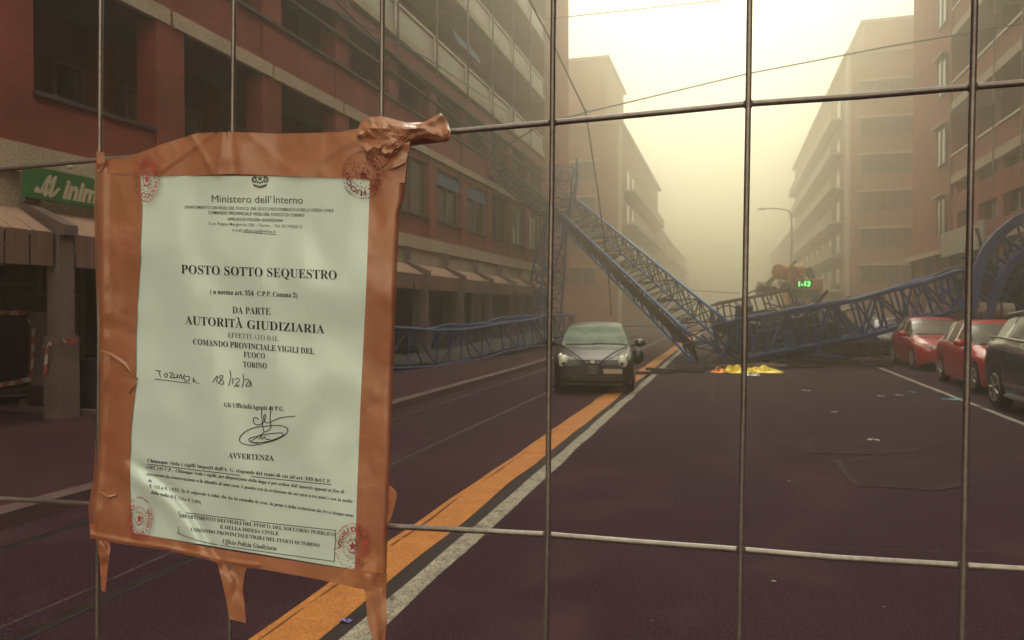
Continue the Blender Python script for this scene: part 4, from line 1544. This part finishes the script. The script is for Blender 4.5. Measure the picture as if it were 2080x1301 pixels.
for i, (xt, xb) in enumerate(vx):
    vline(fpt(xt, 0, FY - .0035), fpt(xb, 1301, FY - .0035), i)
x0_, x1_ = fpt(-110, 0).x, fpt(2540, 0).x
for i in range(1, 12):
    for X_ in (x0_ - .129 * i, x1_ + .129 * i):
        if -1.5 < X_ < 2.0:
            vline(Vector((X_, FY - .0035, 2.1)), Vector((X_ - .012, FY - .0035, .06)), i + 40)
hz = [[(-500, 388), (0, 345), (200, 325), (330, 314), (930, 266), (1120, 250), (1300, 233), (1523, 211), (1750, 196), (1977, 177), (2080, 169), (2600, 128)],
      [(-500, 975), (0, 1013), (180, 1024), (470, 1048), (790, 1070), (1112, 1086), (1300, 1102), (1505, 1117), (1700, 1133), (1955, 1149), (2080, 1157), (2600, 1190)]]
for i, pts in enumerate(hz):
    P = []
    for (a, b) in zip(pts[:-1], pts[1:]):
        for k in range(5):
            t_ = k / 5
            P.append(wob(fpt(a[0] + (b[0] - a[0]) * t_, a[1] + (b[1] - a[1]) * t_, FY), i + 20))
    P.append(fpt(*pts[-1]))
    P = [Vector((-1.5, FY, P[0].z))] + P + [Vector((2.0, FY, P[-1].z))]
    MB().tube(P, WR * 1.08, 10).build('horizontal_wire', M['steel'], fence, True)
zt_, zb_ = fpt(1480, 215).z, fpt(1480, 1116).z
for k in range(1, 9):
    z_ = zb_ - (zt_ - zb_) * k
    if z_ > .1:
        MB().tube([wob(Vector((-1.5 + .1 * q, FY, z_)), k + 60) for q in range(36)], WR * 1.08, 8).build('horizontal_wire', M['steel'], fence, True)
MB().tube([(-1.5, FY, .0), (-1.5, FY, 2.1), (2.0, FY, 2.1), (2.0, FY, .0)], .02, 12).build('frame_tube', M['steel'], fence, True)
for (xt, xb) in vx:
    for pts in hz[:2]:
        for _ in range(3):
            def hy(x):
                for (a, b) in zip(pts[:-1], pts[1:]):
                    if a[0] <= x <= b[0]:
                        return a[1] + (b[1] - a[1]) * (x - a[0]) / (b[0] - a[0])
                return pts[0][1]
            x = xt + (xb - xt) * 600 / 1301
            y = hy(x)
            x = xt + (xb - xt) * y / 1301
        MB().ell(fpt(x, y, FY - .0012), .0033, .003, .0036, 10, 6).build('weld', M['steel'], fence, True)

# ------------------------------------------------------------------ the taped notice
PY = FY - .009
notice = thing('posted_notice', fpt(500, 730, PY), 'white sequestration notice in plastic, framed with brown packing tape on the wire fence', 'notice')


def crease(x, y):
    """surface relief (metres toward the camera, negative Y) at photo position x, y"""
    d = .0022 * noise.noise((x * .006, y * .004, 2.)) + .0012 * noise.noise((x * .017, y * .011, 5.))
    # sharp diagonal crease, lower left
    s = (x - 300) * .74 - (y - 960) * .67
    t_ = (x - 300) * .67 + (y - 960) * .74
    if -60 < t_ < 300:
        k = min(1, (t_ + 60) / 60) * min(1, (300 - t_) / 60)
        s2 = s - 12 * sin(t_ / 55)
        d += -.0024 * k * math.exp(-(s2 / 9) ** 2) + .0022 * k * math.exp(-((s2 + 24) / 17) ** 2)
    # soft long folds
    s = (x - 470) * .8 + (y - 360) * .25
    d += .0016 * math.exp(-(s / 26) ** 2) * math.exp(-((y - 360) / 90) ** 2)
    s = (y - 560) - .25 * (x - 600)
    d += .0020 * math.exp(-(s / 60) ** 2) * min(1, max(0, (x - 380) / 200))
    s = (x - 330) - .28 * (y - 420)
    d += .0020 * math.exp(-(s / 45) ** 2) * min(1, max(0, (y - 380) / 120))
    s = (x - 560) - .35 * (y - 760)
    d += .0016 * math.exp(-(s / 60) ** 2) * min(1, max(0, (y - 640) / 160))
    return d * 1.4


def surf(x, y, off=0.0):
    return at(x, y, PY - crease(x, y) - off)


def interp(poly, t_):
    n = len(poly) - 1
    f = t_ * n
    i = min(n - 1, int(f))
    k = f - i
    return (poly[i][0] + (poly[i + 1][0] - poly[i][0]) * k, poly[i][1] + (poly[i + 1][1] - poly[i][1]) * k)


def patch(A, B, nu, nv, off, fn=None, thick=0.0):
    """grid between polyline A (v=0) and polyline B (v=1)"""
    mm = MB()
    vs = []
    for j in range(nv + 1):
        for i in range(nu + 1):
            a, b = interp(A, i / nu), interp(B, i / nu)
            k = j / nv
            x, y = a[0] + (b[0] - a[0]) * k, a[1] + (b[1] - a[1]) * k
            o_ = off + (fn(x, y, i / nu, k) if fn else 0)
            vs.append(surf(x, y, o_))
    W_ = nu + 1
    fs = [(j * W_ + i, (j + 1) * W_ + i, (j + 1) * W_ + i + 1, j * W_ + i + 1) for j in range(nv) for i in range(nu)]
    mm.add(vs, fs)
    return mm


def plastic(name, col, col2, alpha=1., vs=20, bump=.25, rough=.32, coat=.7, cr=.2, sss=0):
    m_ = mat(name, col, rough, col2=col2, vscale=vs, coat=coat, bump=bump, bscale=35, alpha=alpha)
    b_ = m_.node_tree.nodes['Principled BSDF']
    b_.inputs['Coat Roughness'].default_value = cr
    return m_


M['sheet'] = plastic('notice sheet in sleeve', (.68, .77, .77), (.74, .83, .82), vs=6, bump=.03, coat=.9, cr=.16)
M['tape'] = plastic('brown packing tape', (.40, .135, .07), (.52, .20, .11), .87, 9, .22, .4, .5, .16)
M['tape2'] = plastic('brown tape crumpled', (.42, .17, .105), (.52, .24, .15), .95, 18, .15, .38, .5, .16)
M['ink'] = mat('black ink', (.028, .026, .034), .6, var=.2, vscale=60)
M['inkg'] = mat('grey glared ink', (.13, .14, .12), .6, var=.3, vscale=60)  # print tone that also carries glare as paler grey
M['red_ink'] = mat('red stamp ink', (.42, .05, .06), .6, var=.5, vscale=180)
M['red_ink2'] = mat('dark red stamp ink', (.22, .02, .025), .6, var=.5, vscale=180)

top = [(270, 352), (330, 352), (400, 353), (480, 350), (560, 353), (650, 356), (770, 366)]
bot = [(252, 1085), (330, 1094), (400, 1108), (480, 1122), (560, 1134), (650, 1150), (738, 1166)]
L_ = [(288, 357), (287, 450), (281, 560), (277, 650), (278, 730), (270, 830), (264, 900), (264, 990), (267, 1080)]
R__ = [(753, 360), (750, 460), (745, 570), (741, 680), (736, 790), (731, 900), (727, 1000), (724, 1090), (721, 1160)]
Lp = [(x - 16, y) for x, y in L_]
Rp = [(x + 16, y) for x, y in R__]
sm = patch(Lp, Rp, 90, 70, 0)
sm.build('sheet', M['sheet'], notice, True)


def tfn(seed, amp=.0016, sc=.02):
    def f(x, y, u, v):
        n1 = noise.noise((x * sc, y * sc, seed))
        n2 = noise.noise((x * sc * 2.7, y * sc * 1.3, seed + 3))
        e_ = 1 - 2 * abs(v - .5)
        return amp * (n1 + .5 * n2 + .8 * (1 - abs(n1) * 3) * (abs(n1) < .33)) * .8
    return f


# outer outlines measured on the photograph
tO = [(194, 327), (262, 319), (330, 293), (400, 271), (470, 268), (560, 272), (650, 270), (728, 268), (832, 286)]
tI = [(208, 352), (272, 356), (335, 357), (400, 357), (470, 353), (555, 357), (640, 360), (720, 362), (822, 372)]
lO = [(194, 328), (191, 420), (193, 520), (196, 620), (197, 710), (197, 800), (195, 890), (189, 975), (179, 1030), (183, 1090)]
lI = [(282, 330), (288, 420), (285, 520), (279, 620), (276, 700), (276, 780), (266, 870), (264, 950), (265, 1030), (268, 1100)]
rI = [(752, 290), (750, 400), (747, 500), (743, 600), (738, 700), (733, 800), (729, 900), (725, 1000), (722, 1100), (720, 1192)]
rO = [(833, 288), (822, 400), (812, 430), (806, 560), (801, 700), (798, 800), (795, 900), (791, 1000), (787, 1100), (784, 1212)]
bI = [(183, 1062), (262, 1083), (330, 1093), (400, 1108), (480, 1122), (560, 1134), (640, 1147), (720, 1158), (787, 1166)]
bO = [(183, 1094), (250, 1106), (330, 1117), (410, 1134), (450, 1146), (540, 1158), (640, 1176), (720, 1194), (784, 1205)]


def leftfold(x, y, u, v):     # tape bends round the outer wire
    return -.010 * max(0, (.18 - v) / .18) ** 1.2 + .003 * math.exp(-((v - .16) / .06) ** 2)


f1 = tfn(1.3)
patch(lO, lI, 80, 14, .0007, lambda x, y, u, v: f1(x, y, u, v) * .6 + leftfold(x, y, u, v)).build('tape_strip', M['tape'], notice, True)
f2_ = tfn(7.7)
patch(rI, rO, 80, 10, .0009, lambda x, y, u, v: f2_(x, y, u, v) * .6 - .006 * max(0, (v - .85) / .15) ** 2).build('tape_strip', M['tape'], notice, True)


def topf(x, y, u, v):
    d = tfn(3.1)(x, y, u, v) * .35
    for (cx, sl2, wd, am) in ((365, -1.4, 7, .004), (392, -.5, 10, -.003), (415, .6, 9, .003), (448, -.15, 8, .0035), (474, .12, 9, -.003), (560, 1.2, 24, .002), (660, -1.6, 18, .0022)):
        s = (x - cx) - sl2 * (y - 320)
        d += am * .45 * math.exp(-abs(s / (wd * .8)) ** 1.3)
    return d


patch(tO, tI, 130, 16, .0014, topf).build('tape_strip', M['tape'], notice, True)
f4 = tfn(11.)
patch(bI, bO, 100, 10, .0012, lambda x, y, u, v: f4(x, y, u, v) * .6 + .002 * math.exp(-((v - .75) / .15) ** 2) * (u < .6)).build('tape_strip', M['tape'], notice, True)
# little pleats on the left strip
for (pts, w0) in (([(205, 712), (228, 722), (255, 740), (278, 772)], .0016), ([(205, 726), (226, 728)], .0014), ([(200, 998), (222, 1010), (236, 1006)], .0016), ([(262, 800), (277, 776)], .001)):
    MB().tube([surf(x, y, .0018) for x, y in pts], [w0 * .4] + [w0] * (len(pts) - 2) + [w0 * .4], 8).build('tape_pleat', M['tape2'], notice, True)


def flap(name, outline_a, outline_b, off, seed, amp=.003, nu=16, nv=8, mt='tape'):
    f = tfn(seed, amp, .03)
    return patch(outline_a, outline_b, nu, nv, off, f).build(name, M[mt], notice, True)


flap('tape_tail', [(195, 1085), (200, 1120), (204, 1160), (206, 1200)], [(222, 1092), (225, 1110), (219, 1150), (214, 1204)], -.002, 21, .004)
flap('tape_tail', [(440, 1140), (447, 1165), (455, 1200), (462, 1235), (467, 1258)], [(503, 1150), (497, 1164), (493, 1195), (497, 1235), (500, 1266)], -.001, 25, .003)
flap('tape_tail', [(728, 1165), (742, 1205), (746, 1260), (760, 1310), (764, 1360)], [(786, 1165), (784, 1205), (786, 1260), (781, 1310), (776, 1360)], .002, 29, .004)
flap('tape_tail', [(787, 980), (787, 1010), (785, 1045), (784, 1074)], [(790, 984), (808, 1001), (800, 1035), (787, 1072)], -.003, 31, .002, 8, 5)
flap('tape_tail', [(195, 308), (198, 330), (196, 350)], [(212, 310), (213, 328), (208, 346)], .004, 35, .003, 8, 6, 'tape2')


# crumpled knot of tape at the upper right, wrapped round the wire
def ridged(p):
    return 1 - abs(noise.noise(p)) * 2.2


def crumpf(seed, amp):
    def f(x, y, u, v):
        a_ = (ridged((x * .022 + seed, y * .04, seed)) - .5) * amp + (ridged((x * .05 - y * .03, y * .05 + x * .02, seed + 5)) - .5) * amp * .5
        e_ = min(1, 5 * v, 5 * (1 - v))
        return a_ * (.4 + .6 * e_) + amp * .9 * e_
    return f


ka = [(722, 270), (738, 240), (775, 236), (812, 246), (846, 254), (872, 243), (896, 229), (908, 246), (916, 268)]
kb = [(735, 300), (752, 330), (772, 345), (798, 318), (830, 290), (858, 279), (884, 286), (900, 289), (914, 284)]
patch(ka, kb, 34, 13, .003, crumpf(2.5, .0042)).build('tape_knot', M['tape2'], notice, False)
flap('tape_tail', [(760, 345), (785, 318), (812, 296), (833, 286)], [(768, 352), (800, 342), (824, 330), (832, 300)], .003, 41, .003, 12, 6, 'tape2')
kb2 = MB()
kb2.tube([fpt(700, 283, FY + .002), fpt(800, 276, FY + .003), fpt(908, 268, FY + .002)], [.006, .009, .007], 10)
kb2.build('tape_wrap', M['tape2'], notice, True)


# ---- printing
def line(text, p0, p1, cap, mt='ink', name='printed_text', bold=0.0, shear=0.0, off=.00035):
    vs, fs, a, b = glyphs(text, bold, shear)
    dx, dy = p1[0] - p0[0], p1[1] - p0[1]
    L = sqrt(dx * dx + dy * dy)
    k = L / (b - a)
    ux, uy = dx / L, dy / L
    ky = cap / .70
    mm = MB()
    out = []
    for x, y in vs:
        s = (x - a) * k
        h = y * ky
        out.append(surf(p0[0] + ux * s - 0.02 * h, p0[1] + uy * s - h, off))
    mm.add(out, fs)
    return mm.build(name, M[mt], notice)


SBd, SIt = serif_bold, serif_ital
line('Ministero dell’', (430, 411), (551, 413), 15, 'inkg')
line('Interno', (556, 413), (615, 414), 15, 'inkg')  # glare over this word drawn as paler ink
line('DIPARTIMENTO DEI VIGILI DEL FUOCO, DEL SOCCORSO PUBBLICO E DELLA DIFESA CIVILE', (375, 424), (678, 431), 6.2, 'inkg', bold=.006, shear=.15)
line('COMANDO PROVINCIALE VIGILI DEL FUOCO DI TORINO', (423, 435), (618, 441), 6.2, 'ink', bold=.006, shear=.15)
line('UFFICIO DI POLIZIA GIUDIZIARIA', (462, 448), (575, 451), 5.6, 'ink', bold=.006, shear=.15)
line('C.so Regina Margherita 330 – Torino – Tel. 0117422213', (424, 457), (613, 464), 6.0, 'inkg', bold=.002)
line('e-mail ufficio.pg@vvf.to.it', (471, 470), (560, 474), 6.0, 'inkg', bold=.002)
line(SBd('POSTO SOTTO SEQUESTRO'), (368, 556), (684, 568), 18.5, bold=-.004)
line('(' + SBd(' a norma art. 354  C.P.P. Comma 2') + ')', (427, 597), (604, 605), 10)
line(SBd('DA PARTE'), (472, 637), (549, 640), 14.5, bold=-.006)
line(SBd('AUTORITA'), (376, 659), (493, 667), 18, bold=-.004)
line('`', (481, 664), (487, 664), 20, bold=.03)
line(SBd('GIUDIZIARIA'), (502, 668), (659, 678), 18, bold=-.004)
line(SBd('EFFETTUATO DAL'), (463, 686), (565, 694), 11, 'inkg', bold=-.012)
line(SBd('COMANDO PROVINCIALE VIGILI DEL'), (392, 700), (638, 720), 12)
line(SBd('FUOCO'), (495, 726), (538, 729), 11.5)
line(SBd('TORINO'), (494, 746), (542, 749), 11.5)
line(SBd('lì,'), (391, 777), (400, 778), 9)
line(SBd('Gli Ufficiali/Agenti di P.G.'), (455, 827), (577, 836), 9.5)
line(SBd('AVVERTENZA'), (464, 931), (556, 937), 11.5)
line(SBd('Chiunque viola i sigilli imposti dall’A. G. risponde del reato di cui all’art. 349 del C.P.'), (299, 939), (672, 982), 7.5)
line(SIt('(ART.349 C.P. : Chiunque viola i sigilli, per disposizione della legge o per ordine dell’Autorità apposti al fine di'), (297, 952), (699, 1003), 7)
line(SIt('assicurare la conservazione o la identità di una cosa, è punito con la reclusione da sei mesi a tre anni e con la multa'), (298, 966), (716, 1022), 7)
line(SIt('da'), (301, 979), (308, 980), 6.5)
line(SIt('€ 103 a € 1.032. Se il colpevole è colui che ha in custodia la cosa, la pena è della reclusione da tre a cinque anni'), (303, 991), (718, 1051), 7)
line(SIt('dalla multa di € 310 a € 3.099)'), (307, 1003), (408, 1025), 7)
line(SBd('DIPARTIMENTO DEI VIGILI DEL FUOCO, DEL SOCCORSO PUBBLICO'), (364, 1051), (680, 1090), 7.5)
line(SBd('E DELLA DIFESA CIVILE'), (447, 1074), (566, 1088), 7.5)
line(SBd('COMANDO PROVINCIALE VIGILI DEL FUOCO DI TORINO'), (388, 1079), (649, 1112), 7.5)
line(SIt('Ufficio Polizia Giudiziaria'), (452, 1104), (562, 1119), 9)


def ink(pts, wd, mt='ink', name='pen_stroke', closed=False, off=.0004):
    mm = MB()
    P = [Vector((x, y, 0)) for x, y in pts]
    if len(P) > 2:      # Catmull-Rom smoothing
        Q = []
        for i in range(len(P) - 1):
            p0, p1, p2, p3 = P[max(0, i - 1)], P[i], P[i + 1], P[min(len(P) - 1, i + 2)]
            for k in range(5):
                t_ = k / 5
                Q.append(.5 * ((2 * p1) + (p2 - p0) * t_ + (2 * p0 - 5 * p1 + 4 * p2 - p3) * t_ ** 2 + (3 * p1 - p0 - 3 * p2 + p3) * t_ ** 3))
        Q.append(P[-1])
        P = Q
    for i in range(len(P) - 1):
        d = P[i + 1] - P[i]
        if d.length < .01:
            continue
        d.normalize()
        n = Vector((-d.y, d.x, 0)) * wd / 2
        e_ = d * wd * .2
        q = [P[i] - n - e_, P[i] + n - e_, P[i + 1] + n + e_, P[i + 1] - n + e_]
        mm.add([surf(v.x, v.y, off + i * 2e-8) for v in q], [(0, 1, 2, 3)])
    return mm.build(name, M[mt], notice) if name else mm


def z2(pts):      # coordinates read off an enlarged crop
    return [(240 + x * .2692, 680 + y * .2692) for x, y in pts]


# rules, underlines and box
for pts, wd in (([(299, 943), (480, 965), (672, 985)], 1.4), ([(493, 472), (560, 477)], 1.0), (z2([(275, 335), (545, 368)]), 1.3), (z2([(598, 368), (912, 394)]), 1.3),
                ([(363, 1040), (520, 1060), (682, 1078)], 1.3), ([(682, 1078), (680, 1110), (679, 1141)], 1.3), ([(679, 1141), (520, 1119), (420, 1103), (361, 1084)], 1.3), ([(362, 1084), (363, 1040)], 1.3)):
    ink(pts, wd, name='rule')
# handwriting
for pts in ([(280, 270), (325, 277)], [(306, 273), (318, 320)], [(362, 290), (348, 300), (350, 318), (365, 320), (372, 302), (362, 290)],
            [(385, 288), (410, 292), (392, 325), (425, 322)], [(422, 298), (420, 325), (440, 322), (448, 300), (448, 328)], [(462, 330), (470, 302), (486, 335), (500, 300)],
            [(505, 318), (535, 318), (532, 345), (505, 350), (500, 330)],
            [(712, 362), (748, 312), (742, 360)], [(752, 372), (790, 318), (772, 308), (766, 330), (796, 360), (782, 376), (764, 362), (790, 322)], [(842, 272), (850, 320), (832, 385)],
            [(866, 328), (862, 372)], [(880, 340), (905, 330), (912, 350), (885, 380), (915, 382)], [(942, 298), (946, 350), (936, 396)],
            [(955, 345), (975, 335), (988, 350), (962, 385), (990, 388), (998, 352), (1005, 392)]):
    ink(z2(pts), 1.5, 'ink')
for pts in ([(1080, 560), (1085, 640), (1092, 700), (1105, 735), (1150, 705), (1146, 640), (1150, 545)],
            [(1060, 640), (1030, 625), (1020, 655), (1045, 682), (1095, 665), (1112, 610), (1100, 610), (1100, 650), (1130, 668), (1180, 645), (1240, 625), (1335, 617)],
            [(1105, 735), (1040, 780), (1000, 810), (1060, 815), (1150, 800), (1230, 770), (1240, 745), (1170, 745), (1060, 765), (990, 785), (1000, 812), (1055, 822)],
            [(1090, 690), (990, 715), (925, 765), (920, 810), (990, 835), (1080, 825), (1200, 790), (1270, 745), (1272, 705), (1200, 685), (1090, 695)],
            [(1060, 790), (1080, 768), (1085, 790), (1105, 772), (1115, 790), (1145, 790)]):
    ink(z2(pts), 1.6, 'ink')

# republic emblem
em = MB()
def disc(cx, cy, r0, r1, a0=0, a1=360, n=24, sx=1.0):
    mm = MB()
    vs = []
    for i in range(n + 1):
        a_ = R(a0 + (a1 - a0) * i / n)
        for r_ in (r0, r1):
            vs.append(surf(cx + cos(a_) * r_ * sx, cy + sin(a_) * r_, .0004 if r1 < 30 else .0026))
    mm.add(vs, [(2 * i, 2 * i + 1, 2 * i + 3, 2 * i + 2) for i in range(n)])
    return mm


def join(mm, o):
    mm.add(o.v, o.f)


join(em, disc(528, 363, 7.5, 9.5))
for k in range(12):
    a_ = 2 * pi * k / 12
    em.add([surf(528 + cos(a_ + d) * r_, 363 + sin(a_ + d) * r_, .0004) for d, r_ in ((-.12, 9.4), (.12, 9.4), (.10, 11.3), (-.10, 11.3))], [(0, 1, 2, 3)])
sv = []
for k in range(10):
    r_ = 6.8 if k % 2 == 0 else 2.7
    a_ = -pi / 2 + 2 * pi * k / 10
    sv.append(surf(528 + cos(a_) * r_, 363 + sin(a_) * r_, .0004))
em.add(sv, [tuple(range(10))])
join(em, disc(517, 365, 2.5, 6.5, 70, 290, 12))
join(em, disc(539, 365, 2.5, 6.5, -110, 110, 12))
em.add([surf(x, y, .0004) for x, y in ((514, 374), (528, 378), (542, 374), (541, 379), (529, 383), (515, 379))], [(0, 1, 2, 3, 4, 5)])
em.build('emblem', M['inkg'], notice)


def stamp(cx, cy, sx, sy, mt, seed, word=None):
    st_ = MB()
    rnd = random.Random(seed)
    off = .0034
    def ring(r, wd, n, skip):
        for i in range(n):
            if rnd.random() < skip:
                continue
            a0, a1 = 2 * pi * i / n, 2 * pi * (i + rnd.uniform(.6, 1.0)) / n
            w_ = wd * rnd.uniform(.6, 1.5)
            st_.add([surf(cx + cos(a) * sx * rr, cy + sin(a) * sy * rr, off) for a, rr in ((a0, r - w_), (a1, r - w_), (a1, r + w_), (a0, r + w_))], [(0, 1, 2, 3)])
    ring(1.0, .016, 70, .22)
    ring(.94, .010, 60, .4)
    ring(.56, .014, 50, .25)
    ring(.50, .010, 40, .4)
    # lettering round the ring
    word = word or 'VIGILI DEL FUOCO'
    vs, fs, a, b = glyphs(word, .03)
    k = 1.0 / (b - a)
    out = []
    for x, y in vs:
        th = -pi * 1.15 + (x - a) * k * pi * 1.5 + seed
        rr = .64 + y * .30
        out.append(surf(cx + cos(th) * sx * rr, cy + sin(th) * sy * rr, off))
    st_.add(out, [f for f in fs])
    # gear with a star in the middle
    ring(.30, .03, 16, .2)
    s5 = []
    for q in range(10):
        r_ = .24 if q % 2 == 0 else .10
        a_ = -pi / 2 + 2 * pi * q / 10
        s5.append(surf(cx + cos(a_) * sx * r_, cy + sin(a_) * sy * r_, off))
    st_.add(s5, [tuple(range(10))])
    for q in range(26):      # ink blots
        a_, r_ = rnd.uniform(0, 2 * pi), rnd.choice((.95, 1.0, .75, .4)) * rnd.uniform(.9, 1.05)
        x, y, s_ = cx + cos(a_) * sx * r_, cy + sin(a_) * sy * r_, rnd.uniform(.8, 2.0)
        st_.add([surf(x + cos(t_) * s_ * rnd.uniform(.6, 1.2), y + sin(t_) * s_ * rnd.uniform(.5, 1), off + 1e-5) for t_ in (0, 1.2, 2.5, 3.8, 5)], [(0, 1, 2, 3, 4)])
    return st_.build('ink_stamp', M[mt], notice)


stamp(298, 364, 26, 46, 'red_ink', 1)
stamp(737, 356, 42, 48, 'red_ink2', 2.2)
stamp(283, 1054, 26, 44, 'red_ink', 3)
stamp(716, 1110, 36, 46, 'red_ink', .3)

# ------------------------------------------------------------------ haze
hz_ = MB()
hz_.box(-320, 320, -70, 620, -1.2, 34)
ho = hz_.build('haze', [])
hm = bpy.data.materials.new('haze')
hm.use_nodes = True
ht = hm.node_tree
for n in list(ht.nodes):
    if n.type != 'OUTPUT_MATERIAL':
        ht.nodes.remove(n)
pv = ht.nodes.new('ShaderNodeVolumePrincipled')
pv.inputs['Color'].default_value = (.98, .925, .80, 1)
pv.inputs['Density'].default_value = .0138
pv.inputs['Anisotropy'].default_value = .87
ht.links.new(pv.outputs[0], [n for n in ht.nodes if n.type == 'OUTPUT_MATERIAL'][0].inputs['Volume'])
ho.data.materials.append(hm)
tag(ho, 'pale yellow fog filling the street', 'fog', kind='stuff')
